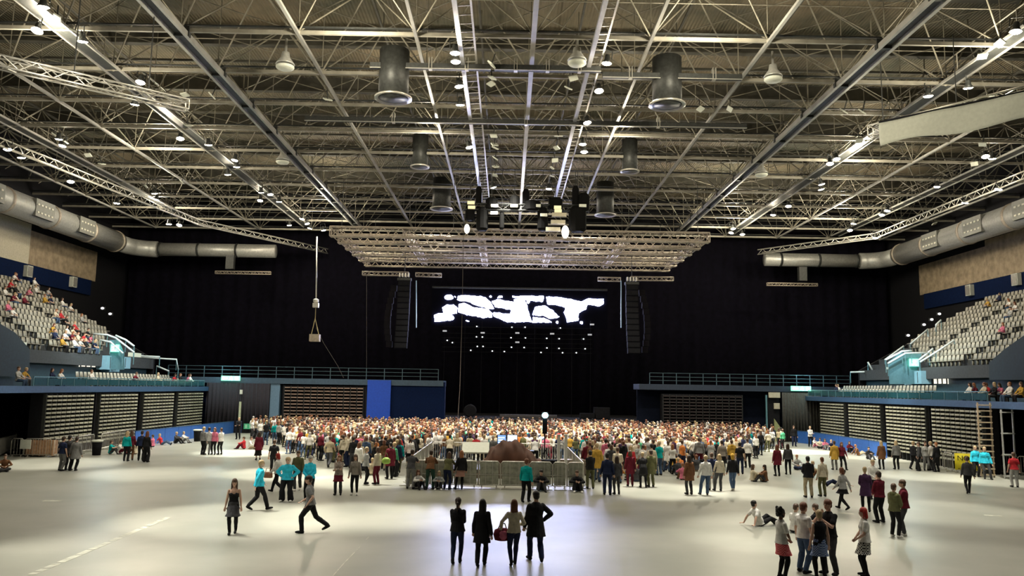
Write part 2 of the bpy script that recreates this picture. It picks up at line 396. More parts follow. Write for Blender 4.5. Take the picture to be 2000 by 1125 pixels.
def person(x, y, z, yaw, pose, label, top=('tee','white'), legs=('trousers','black'), hair=('short','brown'), shoes='black', h=1.72, fem=False, near=False, skin=0, group=None, under=None, girth=1.0, boot=False, topm=None, legm=None, wrap=None):
    s = h/1.75
    body = plink('person', part_mesh('body', pose, '', fem, near), skinm(skin), None)
    body.location = (x, y, z); body.rotation_euler = (0, 0, -math.radians(yaw)); g_ = girth*(.98 if fem else 1.06); body.scale = (s*g_, s*g_, s)
    props(body, label, 'person', group)
    plink(TOPNAME[top[0]], part_mesh('top', pose, top[0], fem, near), topm or cloth(top[1]), body)
    if under: plink('leggings', part_mesh('legs', pose, 'leggings', fem, near), cloth(under), body)
    plink(LEGNAME[legs[0]], part_mesh('legs', pose, legs[0], fem, near), legm or cloth(legs[1]), body)
    if wrap: plink('tied_shirt', part_mesh('legs', pose, 'tied', fem, near), wrap, body)
    plink('shoes', part_mesh('shoes', pose, 'boot' if boot else '', fem, near), cloth(shoes), body)
    plink('hair' if hair[0] not in ('cap','hooded') else {'cap':'cap','hooded':'hood'}[hair[0]], part_mesh('hair', pose, hair[0], fem, near), hairm(hair[1]) if hair[0] != 'hooded' else cloth(hair[1]), body)
    if near:
        J = skel(pose); hc = J['head']; hu = J['hu']; f = V((0,1,0)); f = (f-hu*f.dot(hu)).normalized()
        key = ('eyes', pose)
        if key not in _pm:
            for s_, nm in ((1,'r'),(-1,'l')):
                e = MB(); e.ball(hc+f*.089+J['lat']*.03*s_-hu*.0, .013,.008,.009); e.ball(hc+f*.086+J['lat']*.032*s_+hu*.022, .02,.009,.0045)
                _pm[('eye'+nm, pose)] = e.mesh('eye_mesh', True)
            e = MB(); e.ball(hc+f*.097-hu*.064, .024,.009,.007); _pm[('mouth', pose)] = e.mesh('mouth_mesh', True); _pm[key] = 1
        for nm in 'rl': plink('eye', _pm[('eye'+nm, pose)], mat('eye_dark', (.02,.015,.012), .2, var=0), body)
        plink('mouth', _pm[('mouth', pose)], mat('lip_red', (.4,.1,.08), .5, var=0), body)
    PEOPLE.append(body)
    return body
# ------------------------------------------------------------------ materials of the place
M_web = mat('web_tube_paint', (.24,.22,.17), .55, .1, var=.35, scale=1.2)
M_top = mat('upper_tube_paint', (.07,.065,.05), .7, .0, var=.3, scale=1.2)
M_tube = mat('roof_tube_paint', (.3,.28,.23), .5, .2, var=.2, scale=1.5)
M_tube2 = mat('girder_paint', (.38,.37,.34), .42, .4, var=.15, scale=1.0)
M_dark = mat('dark_steel', (.035,.037,.035), .5, .3, var=.3)
M_black = mat('black_paint', (.006,.006,.008), .8, var=.3, spec=.2)
M_alu = mat('aluminium', (.6,.58,.52), .35, .7, var=.1)
M_alumat = mat('aluminium_worn', (.42,.36,.29), .5, .3, var=.2)
M_galv = mat('galvanised', (.5,.5,.47), .45, .5, var=.15)
M_drape = mat('black_drape', (.003,.0025,.006), .95, var=.4, scale=2, spec=.1)
M_blue = mat('blue_fascia', (.03,.075,.15), .45, var=.15)
M_hoard = mat('blue_hoarding', (.03,.12,.42), .4, var=.12)
M_navy = mat('navy_wall', (.002,.008,.035), .85, var=.2, spec=.1)
M_dkblue = mat('dark_blue_panel', (.01,.02,.05), .7, var=.2)
M_teal = mat('teal_glass_panel', (.012,.06,.075), .25, var=.15)
M_rail = mat('teal_rail', (.12,.25,.29), .35, .3, var=.1)
M_seat = mat('seat_shell', (.3,.29,.24), .5, var=.12)
M_seatd = mat('seat_shell_dark', (.06,.055,.06), .6, var=.2)
M_conc = mat('tier_concrete', (.04,.045,.05), .85, var=.2)
M_lampw = mat('lamp_glass_warm', (1,1,1), emit=(1,.82,.6), es=60, var=0)
M_lampc = mat('lamp_glass_cool', (1,1,1), emit=(.9,.95,1), es=25, var=0)
M_white = mat('white_sheet', (.62,.64,.56), .8, var=.06)
M_beige = mat('beige_wall', (.45,.41,.31), .8, var=.1)
M_brown = mat('brown_wall', (.26,.2,.13), .85, var=.3, scale=1.5)
M_slat = mat('seat_edge_slat', (.34,.335,.25), .5, var=.25, scale=.8)

# roof deck: tan corrugated sheet in random tan and grey-green patches
m = bpy.data.materials.new('roof_deck'); m.use_nodes = True; nt = m.node_tree; b = nt.nodes['Principled BSDF']; b.inputs['Roughness'].default_value = .8
tc = nt.nodes.new('ShaderNodeTexCoord'); n1 = nt.nodes.new('ShaderNodeTexNoise'); n1.inputs['Scale'].default_value = .1; n1.inputs['Detail'].default_value = 5; n1.inputs['Roughness'].default_value = .65
w = nt.nodes.new('ShaderNodeTexWave'); w.inputs['Scale'].default_value = 1.4; w.bands_direction = 'X'
r = nt.nodes.new('ShaderNodeValToRGB'); r.color_ramp.elements[0].color = (.075,.075,.05,1); r.color_ramp.elements[1].color = (.25,.2,.13,1); r.color_ramp.elements[0].position = .35; r.color_ramp.elements[1].position = .65
nt.links.new(tc.outputs['Object'], n1.inputs['Vector']); nt.links.new(tc.outputs['Object'], w.inputs['Vector'])
nt.links.new(n1.outputs['Fac'], r.inputs['Fac']); nt.links.new(r.outputs['Color'], b.inputs['Base Color'])
bp = nt.nodes.new('ShaderNodeBump'); bp.inputs['Strength'].default_value = .6; bp.inputs['Distance'].default_value = .1
nt.links.new(w.outputs['Fac'], bp.inputs['Height']); nt.links.new(bp.outputs['Normal'], b.inputs['Normal']); M_deck = m

# floor: grey sealed sheet, faint joints and scuffs, satin gloss
m = bpy.data.materials.new('arena_floor'); m.use_nodes = True; nt = m.node_tree; b = nt.nodes['Principled BSDF']
tc = nt.nodes.new('ShaderNodeTexCoord'); n1 = nt.nodes.new('ShaderNodeTexNoise'); n1.inputs['Scale'].default_value = .35; n1.inputs['Detail'].default_value = 6
r = nt.nodes.new('ShaderNodeValToRGB'); r.color_ramp.elements[0].color = (.26,.265,.225,1); r.color_ramp.elements[1].color = (.33,.33,.285,1); r.color_ramp.elements[0].position = .35; r.color_ramp.elements[1].position = .65
n2 = nt.nodes.new('ShaderNodeTexNoise'); n2.inputs['Scale'].default_value = .5; n2.inputs['Detail'].default_value = 4
r2 = nt.nodes.new('ShaderNodeMapRange'); r2.inputs['To Min'].default_value = .33; r2.inputs['To Max'].default_value = .42
nt.links.new(tc.outputs['Object'], n1.inputs['Vector']); nt.links.new(tc.outputs['Object'], n2.inputs['Vector'])
nt.links.new(n1.outputs['Fac'], r.inputs['Fac']); nt.links.new(r.outputs['Color'], b.inputs['Base Color'])
nt.links.new(n2.outputs['Fac'], r2.inputs['Value']); nt.links.new(r2.outputs['Result'], b.inputs['Roughness'])
b.inputs['Specular IOR Level'].default_value = .6; M_floor = m

# ------------------------------------------------------------------ shell
ZC = 23.0            # lower chord of the roof
H = ZC-CAMH
def box(lo, hi): return MB().box(lo, hi)
struct('floor', box((-60,-6,-.3),(60,100,0)), M_floor)
struct('ceiling', box((-70,-6,28.6),(70,100,28.9)), M_deck)
# drapes of the far end
def drape(x0, y0, x1, y1, z0, z1, n, amp=.12, th=.05):
    mb = MB(); dx = x1-x0; dy = y1-y0; L = math.hypot(dx, dy); nx, ny = -dy/L, dx/L; k = n*6
    o = 0
    for i in range(k+1):
        t = i/k; a = amp*math.sin(t*n*2*PI)+amp*.4*math.sin(t*n*4.7+1); x = x0+dx*t; y = y0+dy*t
        for z, q in ((z0,1),(z1,.6)):
            mb.v.append((x+nx*a*q, y+ny*a*q, z)); mb.v.append((x+nx*(a*q+th), y+ny*(a*q+th), z))
    for i in range(k):
        a = i*4; c = a+4
        mb.face((a, c, c+2, a+2)); mb.face((a+1, a+3, c+3, c+1)); mb.face((a, a+1, c+1, c)); mb.face((a+2, c+2, c+3, a+3))
    mb.face((0,2,3,1)); a = k*4; mb.face((a,a+1,a+3,a+2))
    return mb
struct('wall_far', box((-60,99,0),(60,99.4,28.6)), M_black)
build('stage_drape', drape(-47, 98, 47, 98, 0, 24.5, 60), M_drape, smooth=True, label='huge black drape closing off the far end behind the stage', cat='drape')
for s, nm in ((-1,'left'),(1,'right')):
    X = s*47.5
    a, c = sorted((X, X+s*.4))
    struct('wall_'+nm, box((a,20,0),(c,99,28.6)), M_black)
    struct('trim_1' if s < 0 else 'trim_2', box((min(X-s*.25,X),20,14.2),(max(X-s*.25,X),90,15.9)), M_navy)
    struct('trim_3' if s < 0 else 'trim_4', box((min(X-s*.2,X),20,15.9),(max(X-s*.2,X),78,19.9)), M_beige if s < 0 else M_brown)
    struct('trim_5' if s < 0 else 'trim_6', box((min(X-s*.15,X),78,15.9),(max(X-s*.15,X),91,19.3)), M_brown)
    # cabinets on the blue band
    for k, (px, py) in enumerate([(56,530),(144,551)] if s < 0 else [(1984,546),(1893,567)]):
        p = at_x(px, py, X-s*.5)
        mb = box((-.2,-.45,-.55),(.2,.45,.55))
        o = build('wall_cabinet', mb, M_white, loc=(X-s*.45, p.y, p.z), cat='cabinet', label='small white cabinet on the blue band of the %s wall, %s' % (nm, ['nearer the camera','nearer the drapes'][k]))
        build('cabinet_door', box((-.03,-.38,-.48),(.03,.38,.48)), M_alu, o, loc=(-s*.22,0,0))

# ------------------------------------------------------------------ round ventilation ducts
def duct(side):
    s = side; nm = 'left' if s < 0 else 'right'
    root = thing('ventilation_duct', 'long round silver air duct high along the %s wall, turning at the far corner' % nm, 'air duct', (0,0,0))
    X = s*44; Z = 20.1
    mb = MB(); pts = [(X,24,Z),(X,88.5,Z)]
    for k in range(1,6):
        a = PI/2*k/6; pts.append((X-s*(2.5-2.5*math.cos(a)), 90.5+2.5*math.sin(a), Z))
    pts += [(X-s*2.6,93,Z), (s*(27.5 if s < 0 else 30.2),93,Z)]
    mb.tube(pts[:2], 1.15, 20); build('duct_run', mb, M_galv, root, True)
    mb = MB(); mb.tube(pts[1:-1], .95, 20); build('duct_bend', mb, M_galv, root, True)
    mb = MB(); mb.tube(pts[-2:], .78, 20); build('duct_branch', mb, M_galv, root, True)
    for y in (40,47,54,61,68,75,82,88):
        mb = MB(); mb.tube([(X,y-.15,Z),(X,y+.15,Z)], 1.22, 20); build('duct_flange', mb, M_alumat, root, True)
    for k, y in enumerate((50,57.5,65,72.5,80)):
        g = MB(); c = V((X-s*1.0, y, Z+.1)); g.box((c.x-.2, y-1.5, Z-.75),(c.x+.2, y+1.5, Z+.85)); go = build('air_grille', g, mat('grille_grey', (.2,.2,.18), .6, .2), root)
        q = MB()
        for r_ in range(2):
            for j in range(5):
                q.box((c.x-s*.22-.03, y-1.3+j*.55, Z-.45+r_*.72),(c.x-s*.22+.03, y-1.3+j*.55+.28, Z-.3+r_*.72))
        build('grille_slot', q, mat('grille_pale', (.62,.6,.5), .5), go)
    for xx in (s*32, s*36.5, s*41):
        b_ = MB(); b_.tube([(xx-.12,93,Z),(xx+.12,93,Z)], .84, 20); build('duct_band', b_, M_dark, root, True)
    return root
duct(-1); duct(1)

# ------------------------------------------------------------------ roof structure
SX, SY = 6.2, 5.4
JX = lambda j: H*.06+SX*j
KY = lambda k: 34.8+SY*k
NK = 12
ZT = 27.0
ORD = ['first','second','third','fourth','fifth','sixth','seventh','eighth','ninth','tenth','eleventh','twelfth','thirteenth','fourteenth','fifteenth']
for k in range(-1, NK):
    y = KY(k); jl = -9; jr = 8
    root = thing('roof_truss', '%s crosswise grey tubular roof truss counted from the black stage drapes' % ORD[NK-1-k], 'roof truss', (0, y, ZC), group='crosswise roof trusses')
    mb = MB(); mb.beam((JX(jl),0,0),(JX(jr),0,0), .15, .2); build('bottom_chord', mb, M_tube, root)
    mb = MB(); mb.beam((JX(jl),0,.3),(JX(jr),0,.3), .1, .08); build('service_pipe', mb, M_dark, root)
    mb = MB(); mb.beam((JX(jl)-SX/2,SY/2,ZT-ZC),(JX(jr)+SX/2,SY/2,ZT-ZC), .14, .16); build('top_chord', mb, M_top, root)
    mb = MB()
    for j in range(jl, jr+1):
        for a, b_ in ((-1,1),(1,1),(-1,-1),(1,-1)):
            mb.tube([(JX(j),0,.05),(JX(j)+a*SX/2, b_*SY/2, ZT-ZC-.05)], .048, 6, False)
    for j in range(jl, jr+1):
        mb.ball((JX(j),0,0), .15, n=8, m=5)
        x = JX(j); zt = ZT-ZC
        mb.tube([(x,0,.1),(x,0,5.2)], .03, 5, False)
        mb.tube([(x-SX/2,SY/2,zt),(x+SX/2,-SY/2,zt)], .035, 5, False); mb.tube([(x-SX/2,-SY/2,zt),(x+SX/2,SY/2,zt)], .035, 5, False)
        mb.tube([(x+SX/2,SY/2,zt),(x+SX/2,SY/2,zt+1.4)], .05, 5, False)
        mb.tube([(x,0,2.0),(x+SX,0,2.0)], .035, 5, False)
    build('web_lattice', mb, M_web, root, True)
Y0, Y1 = KY(-1)-2, KY(NK-1)
gn = {-3:0, 3:0}
def side_word(j): return 'left' if j < 0 else 'right'
for j in range(-9, 9):
    x = JX(j)
    if j in (-3, 3):
        root = thing('crane_girder', 'heavy twin-flanged grey roof girder running to the stage on the %s' % side_word(j), 'girder', (x,0,ZC-.25))
        for sx in (-1,1):
            mb = MB(); mb.beam((sx*.36,Y0,0),(sx*.36,Y1-3,0), .16, .3); build('flange', mb, M_tube2, root)
        mb = MB(); mb.box((-.3,Y0,.05),(.3,Y1-3,.12)); build('web_plate', mb, M_dark, root)
        mb = MB(); mb.box((-.5,-.14,-.1),(.5,.14,.45)); cm = mb.mesh('clamp_plate')
        for k in range(-1, NK-1): link('clamp_plate', cm, M_dark, root, (0,KY(k),0))
        continue
    if j in (-4, 4, -6, 6):
        root = thing('catwalk', 'dark lighting catwalk with pale side rails, %s on the %s of the roof' % ('inner one' if abs(j) == 4 else 'outer one', side_word(j)), 'catwalk', (x,0,ZC-.1))
        for sx in (-1,1):
            mb = MB(); mb.beam((sx*.45,Y0,0),(sx*.45,Y1-2,0), .1, .14); build('side_rail', mb, M_tube2, root)
            mb = MB(); mb.beam((sx*.45,Y0,1.1),(sx*.45,Y1-2,1.1), .05); build('hand_rail', mb, M_tube, root)
        mb = MB(); mb.box((-.4,Y0,.02),(.4,Y1-2,.07)); build('walkway_grating', mb, M_dark, root)
        mb = MB(); mb.beam((0,0,0),(0,0,1.1), .04); cm = mb.mesh('rail_post')
        for y in np.arange(Y0, Y1-2, 2.7):
            for sx in (-1,1): link('rail_post', cm, M_tube, root, (sx*.45,y,0))
        continue
    root = thing('roof_purlin', 'grey lengthwise roof tube, %s' % ('running over the middle of the floor' if j == 0 else ('%s from the centre on the %s' % ({1:'nearest',2:'second',5:'fifth',7:'seventh',8:'eighth',9:'ninth'}[abs(j)], side_word(j)))), 'roof tube', (x,0,ZC-.08))
    wd = .26 if j == 0 else .17
    mb = MB(); mb.beam((0,Y0,0),(0,Y1,0), wd, .16); build('bottom_tube', mb, M_tube2, root)
    mb = MB(); mb.beam((SX/2,Y0,ZT-ZC),(SX/2,Y1,ZT-ZC), .12, .14); build('top_tube', mb, M_top, root)
# big deck beams above
for i, y in enumerate((36,44,52,60.5,69,78,88)):
    root = thing('deck_beam', '%s dark deep beam under the roof sheets counted from the camera' % ORD[i], 'beam', (0,y,27.6), group='beams under the roof deck')
    mb = MB(); mb.box((-60,-.12,-.1),(60,.12,.9)); build('beam_web', mb, M_top, root)
    mb = MB(); mb.box((-60,-.25,-.2),(60,.25,-.1)); build('beam_flange', mb, M_top, root)

# central ladder walkways with blue-white lit edge
for nm, ra, rb in (('left', -.151, -.109), ('right', .2345, .2675)):
    xa, xb = H*ra, H*rb
    if nm == 'right': main, other = xa, xb
    else: main, other = xa, xb
    root = thing('ladder_truss', 'long pale ladder-like lighting walkway left of the centre roof tube' if nm == 'left' else 'long pale ladder-like lighting walkway right of the centre roof tube', 'walkway', (0,0,ZC-.35))
    mb = MB(); mb.beam((main,30,0),(main,76.5,0), .24, .2); build('edge_beam', mb, mat('edge_beam_white', (.55,.56,.6), .28, .5, var=.08), root)
    mb = MB(); mb.beam((other,30,.05),(other,76.5,.05), .1, .12); build('outer_rail', mb, M_alu, root)
    mb = MB()
    for y in np.arange(30.5, 76.5, .95): mb.beam((main,y,.0),(other,y,.05), .06, .05)
    build('rungs', mb, M_alu, root)
# projection crossbars by the centre (dark box beams across, with clamps)
for y, x0, x1, nm in ((43.2,-8.0,-1.2,'left'),(43.2,-1.0,5.0,'middle'),(44.0,5.2,13.2,'right'),(52.5,-14,16,'rear')):
    root = thing('rigging_bar', 'dark steel rigging bar hung crosswise under the roof, %s one' % nm, 'rigging bar', (0,y,ZC-.5))
    mb = MB(); mb.box((x0,-.15,-.15),(x1,.15,.15)); build('bar', mb, M_dark, root)
    mb = MB(); mb.beam((x0,-.17,-.17),(x1,-.17,-.17), .04); build('edge_strip', mb, M_alu, root)
    for t in (.2,.5,.8):
        x = x0+(x1-x0)*t; mb = MB()
        mb.box((-.1,-.16,-.2),(.1,.16,-.15))
        for d in (-.08,.08): mb.box((d-.02,-.19,-.18),(d+.02,.17,.5))
        build('clamp', mb, M_alu, root, loc=(x,0,0))
# cylindrical exhaust shafts
for (px, py, Y, r_, L) in ((768,192,43.5,.85,2.8),(1303,205,44.5,.85,2.8),(820,326,62,.62,2.6),(1230,335,62,.62,2.6),(1182,420,76,.85,3.2),(862,408,76,.9,3.0)):
    p = at_y(px, py, Y)
    root = thing('exhaust_shaft', 'dark vertical exhaust shaft with pale lower rim, %s' % {768:'left one above the near rigging bars',1303:'right one above the near rigging bars',820:'left one half way to the stage',1230:'right one half way to the stage',1182:'right one just before the stage rig',862:'left one just before the stage rig'}[px], 'ventilation shaft', p)
    mb = MB(); mb.lathe([(r_,0),(r_,L)], n=20); sh_ = build('shaft', mb, M_dark, root, True)
    mb = MB(); mb.lathe([(r_*.9,.02),(r_*1.25,-.05),(r_*1.25,.05),(r_,.12)], n=20); build('rim', mb, M_alu, sh_, True)

# ------------------------------------------------------------------ lamps under the roof
def lamp_proto(kind):
    root = thing('floodlight', 'x', 'floodlight')
    if kind == 'flood':
        mb = MB(); mb.lathe([(.1,.5),(.14,.42),(.16,.2),(.3,0),(.28,0),(.27,.02)], n=14); hs_ = build('housing', mb, M_dark, root, True)
        mb = MB(); mb.lathe([(.265,.0),(.2,-.05),(.02,-.07)], n=14); build('lens', mb, M_lampw, hs_, True)
        mb = MB(); mb.beam((-.3,0,.3),(-.3,0,.75), .04); mb.beam((.3,0,.3),(.3,0,.75), .04); mb.beam((-.3,0,.75),(.3,0,.75), .04); build('yoke', mb, M_dark, root)
    if kind == 'bay':
        mb = MB(); mb.lathe([(.07,1.5),(.07,.75),(.2,.7),(.25,.4),(.5,.05),(.52,0),(.48,0)], n=20); hs_ = build('dome', mb, M_galv, root, True)
        mb = MB(); mb.lathe([(.44,-.25),(.5,-.18),(.5,-.1),(.4,-.08)], n=20); build('glass_rim', mb, M_white, hs_, True)
    if kind == 'panel':
        mb = MB(); mb.box((-.25,-.18,-.04),(.25,.18,.04)); build('reflector', mb, M_white, root); root.children[0].rotation_euler = (.5,0,.3)
        mb = MB(); mb.beam((0,0,0),(0,0,.7), .05); build('bracket', mb, M_dark, root)
    return root
LAMPS = []
def where(px, py):
    a = 'left' if px < 870 else ('right' if px > 1190 else 'centre')
    b_ = 'near the top of the view' if py < 150 else ('halfway up the roof' if py < 320 else 'low over the stage end')
    return a, b_
flood_px = [(889,104),(890,121),(897,169),(899,205),(917,288),(964,366),(1185,124),(1170,178),(1147,240),(1138,282),(1141,297),(1072,369),
 (72,60),(84,14),(161,81),(274,161),(263,204),(352,271),(407,283),(458,313),(462,326),(445,341),(510,376),(528,380),(508,392),(545,394),(115,272),(122,285),(302,378),(305,390),
 (42,308),(15,292),(138,355),(228,397),(590,428),(565,440),(605,446),(632,450),(600,437),(330,438),(350,440),
 (1984,62),(1813,188),(1891,172),(1634,311),(1621,320),(1604,370),(1605,360),(1938,310),(1925,306),(1830,365),(1885,396),(1950,370),(1710,465),(1428,455),(1432,447),(1450,458),(1733,412),(1722,420),(1540,403),(1510,420),(1667,437),(1660,450)]
PR = lamp_proto('flood'); first = True
grp_n = {}
for (px, py) in flood_px:
    ring = (px, py) in ((42,308),(15,292),(138,355),(228,397),(330,438),(350,440),(1710,465),(1885,396),(1950,370))
    p = at_z(px, py, (20.5 if ring else ZC-.75))
    if not ring and p.y > 94: p = at_y(px, py, 94)
    o = PR if first else copy_tree(PR); first = False
    o.location = p; a, b_ = where(px, py)
    o.rotation_euler = (RND.uniform(-.25,.25), RND.uniform(-.25,.25), RND.uniform(0,3))
    o['label'] = 'glowing white floodlight, %s side, %s' % (a, b_); o['group'] = 'floodlights %s %s' % (a, b_)
    LAMPS.append((p, px, py))
PB = lamp_proto('bay'); first = True
for (px, py, w_) in ((557,126,'left one nearer the camera'),(1510,150,'right one nearer the camera'),(552,313,'left one farther from the camera'),(1487,338,'right one farther from the camera'),(1127,118,'one beside the centre roof tube')):
    o = PB if first else copy_tree(PB); first = False
    o.name = 'high_bay_lamp'; o.location = at_z(px, py, ZC-.8); o['category'] = 'pendant lamp'; o['label'] = 'unlit bell-shaped high bay lamp under the roof, ' + w_; o['group'] = 'high bay lamps'
PP = lamp_proto('panel'); first = True
for (px, py) in ((112,35),(146,60),(105,262),(128,278),(172,303),(199,320),(367,244),(355,355),(285,364),(361,185),(414,187),(640,194),(1120,152),(960,126),(961,152),(959,164),(964,265),(966,282),(967,289),(967,309),(968,325),(966,342),(1091,266),(1087,289),(1084,313),(1078,328),(1078,344),(1110,172),(1368,213),(1425,213),(1648,217),(1684,218),(1678,275),(1918,110),(1953,84),(1919,282),(1903,320),(1825,437)):
    o = PP if first else copy_tree(PP); first = False
    o.name = 'spot_reflector'; o.location = at_z(px, py, ZC-.5); o.rotation_euler = (RND.uniform(-.3,.3), RND.uniform(-.3,.3), RND.uniform(0,3)); o['category'] = 'lamp'
    a, b_ = where(px, py); o['label'] = 'small pale unlit lamp panel, %s side, %s' % (a, b_); o['group'] = 'unlit lamp panels %s %s' % (a, b_)

# ring rail with bright reflections, left and right
for s in (-1, 1):
    pts = [at_z(*q, 20.5) for q in ([(-60,261),(390,440),(640,495)] if s < 0 else [(2060,325),(1710,466),(1480,497)])]
    root = thing('edge_truss', 'shiny bent tubular ring truss under the roof edge on the %s' % ('left' if s < 0 else 'right'), 'truss', pts[0])
    L = [p-pts[0] for p in pts]
    for dz, dx, nm in ((0,0,'chord'),(.55,.0,'chord'),(.25,.5,'chord')):
        mb = MB(); mb.tube([q+V((dx*s,0,dz)) for q in L], .07, 8); build(nm, mb, M_alu, root, True)
    mb = MB()
    for a, c in zip(L[:-1], L[1:]):
        n = int((c-a).length/1.2)
        for i in range(n):
            p, q = a.lerp(c, i/n), a.lerp(c, (i+.5)/n); r_ = a.lerp(c, (i+1)/n)
            mb.tube([p, q+V((0,0,.55))], .03, 5); mb.tube([q+V((0,0,.55)), r_], .03, 5)
    build('lacing', mb, M_alu, root, True)

# ------------------------------------------------------------------ box truss helper
def box_truss(root, a, b_, w=.4, r_=.035, m_=None, name='box_truss_chord', bays=None, parent=None, h=None):
    m_ = m_ or M_alumat; a = V(a); b_ = V(b_); d = (b_-a).normalized(); h = h or w
    x = d.cross(V((0,0,1))).normalized()*(w/2); z = V((0,0,h/2)); L = (b_-a).length; n = bays or max(2, int(L/(w*1.3)))
    cs = [(-x-z),(x-z),(x+z),(-x+z)]
    mb = MB()
    for c in cs: mb.tube([a+c, b_+c], r_, 6)
    for i in range(n+1):
        p = a.lerp(b_, i/n)
        for q in range(4): 
            if i < n:
                e = a.lerp(b_, (i+1)/n); c0, c1 = (cs[q], cs[(q+1)%4]) if i%2 else (cs[(q+1)%4], cs[q])
                mb.tube([p+c0, e+c1], r_*.55, 5, False)
        if i in (0, n):
            for q in range(4): mb.tube([p+cs[q], p+cs[(q+1)%4]], r_*.6, 5, False)
    return build(name, mb, m_, root, True)
# left bright diagonal truss; right truss with white banner
rt = thing('diagonal_truss', 'bright silver box truss hung diagonally high on the left', 'truss', (0,0,0))
box_truss(rt, at_z(-70,105,18.5), at_z(366,206,18.5), .5, .05, M_alu, 'truss_frame')
for q in (.1,.45,.8):
    p = at_z(-70,105,18.5).lerp(at_z(366,206,18.5), q); mb = MB(); mb.tube([p+V((0,0,.3)), p+V((0,0,4.4))], .03, 6); build('hanging_cable', mb, M_dark, rt)
rt = thing('diagonal_truss', 'silver box truss hung diagonally high on the right, carrying the white banner', 'truss', (0,0,0))
a, b_ = at_z(1700,258,18.9), at_z(2070,168,18.9)
box_truss(rt, a, b_, .6, .05, M_alu, 'truss_frame')
for q in (.08,.5,.9):
    p = a.lerp(b_, q); mb = MB(); mb.tube([p+V((0,0,.3)), p+V((0,0,4.1))], .03, 6); build('hanging_cable', mb, M_dark, rt)
# banner: cloth with wavy lower edge hung in front of the truss
def banner():
    A = at_y(1717,240,a.y-.8); B = at_y(2070,165,b_.y-.8); Lb = at_y(1717,287,a.y-.8); Rb = at_y(2070,222,b_.y-.8)
    mb = MB(); n = 40; k = 6
    for side_ in (0,1):
        for i in range(n+1):
            t = i/n; top = A.lerp(B, t); bot = Lb.lerp(Rb, t); bot = bot+V((0,0,.12*math.sin(t*9)))
            for j in range(k+1):
                u = j/k; p = top.lerp(bot, u)+V((0, -.25*u*u+.06*math.sin(t*14+u*2)+side_*.03, 0)); mb.v.append(tuple(p))
    N = (n+1)*(k+1)
    for i in range(n):
        for j in range(k):
            q = i*(k+1)+j; f = (q, q+1, q+k+2, q+k+1); mb.face(f); mb.face([N+z for z in f][::-1])
    for i in range(n):
        q = i*(k+1); mb.face((q, q+k+1, N+q+k+1, N+q)); q += k; mb.face((q, N+q, N+q+k+1, q+k+1))
    mb.face([j for j in range(k+1)]+[N+j for j in range(k, -1, -1)])
    o = build('white_banner', mb, M_white, smooth=True, label='long white cloth banner hanging diagonally high on the right', cat='banner')
    mb = MB(); mb.tube([A+V((0,0,.04)), B+V((0,0,.04))], .05, 8); build('top_bar', mb, M_black, o, True)
banner()

# ------------------------------------------------------------------ stage rig (flat grid of box trusses)
Zg = 18.2
YN, YF = 70.4, 88.0
rig_l = lambda y: at_z(-1, 0, 0) and None
root = thing('stage_truss_grid', 'large flat grid of tan box trusses hanging over the stage end', 'truss grid', (0,0,0))
gxl = at_y(645,460,YN).x; gxr = at_y(1385,470,YN).x
for i in range(6):
    y = YN+(YF-YN)*i/5
    box_truss(root, (gxl,y,Zg),(gxr,y,Zg), .6, .07, M_alumat, 'cross_truss', h=.85)
for x in (gxl+.3, gxl+6.7, gxl+13.4, gxl+20, gxl+26.7, gxr-.3):
    box_truss(root, (x,YN+.4,Zg+.02),(x,YF-.4,Zg+.02), .55, .045, M_alumat, 'long_truss')
mb = MB()
for x in (gxl+1, gxl+11, gxl+22, gxr-1):
    for y in (YN, YF): mb.tube([(x,y,Zg+.3),(x,y,ZC)], .025, 6)
build('suspension_cable', mb, M_dark, root)
# ladders on the rig's left slope
# hoist / lamp cluster in front of the rig
cl = thing('lighting_rig', 'dark cluster of hoists and lamps hanging before the stage truss grid', 'lighting rig', at_y(1025,430,66))
c0 = cl.location.copy()
box_truss(cl, at_y(905,404,66)-c0, at_y(1150,408,66)-c0, .5, .05, M_dark, 'carrying_truss')
for k, (px, py, w_, h_) in enumerate(((935,382,.5,1.6),(1027,392,.6,2.0),(1124,385,.6,1.9),(942,428,1.0,2.0),(1060,428,.9,2.0),(1128,428,1.5,2.2),(1005,396,.9,1.2),(918,415,.8,1.4),(960,398,1.0,1.0),(1085,398,1.2,1.0),(1140,396,1.0,1.6),(1040,402,1.4,.9),(980,430,.4,1.6))):
    p = at_y(px, py, 66)-c0; mb = MB()
    mb.lathe([(w_*.35,-h_/2),(w_*.5,-h_*.4),(w_*.5,h_*.35),(w_*.3,h_/2)], p, 10); build('speaker_pod' if k > 2 else 'chain_hoist', mb, mat('rig_black', (.004,.004,.004), .9, var=0, spec=.08), cl)
    mb = MB(); mb.tube([p+V((0,0,h_/2)), p+V((0,0,ZC-p.z-c0.z))], .03, 5); build('chain', mb, M_dark, cl)
for k, (px, py) in enumerate(((920,396),(966,402),(1004,402),(1049,402),(1089,405),(1138,402),(921,405),(1062,420),(1090,412),(965,416))):
    p = at_y(px, py, 65.5)-c0; mb = MB(); mb.box(p-V((.3,.12,.12)), p+V((.3,.12,.12))); build('control_box', mb, mat('lit_box_yellow', (.6,.55,.35), .4, emit=(1,.9,.5), es=.5, var=0) if k%2 == 0 else M_white, cl)
for k, (px, py, r_) in enumerate(((912,447,.22),(1104,453,.3))):
    p = at_y(px, py, 65.3)-c0; mb = MB(); mb.ball(p, r_, r_, r_*1.8); build('lit_lamp', mb, mat('lit_rig_lamp', (1,1,1), emit=(1,.9,.75), es=8, var=0), cl, True)
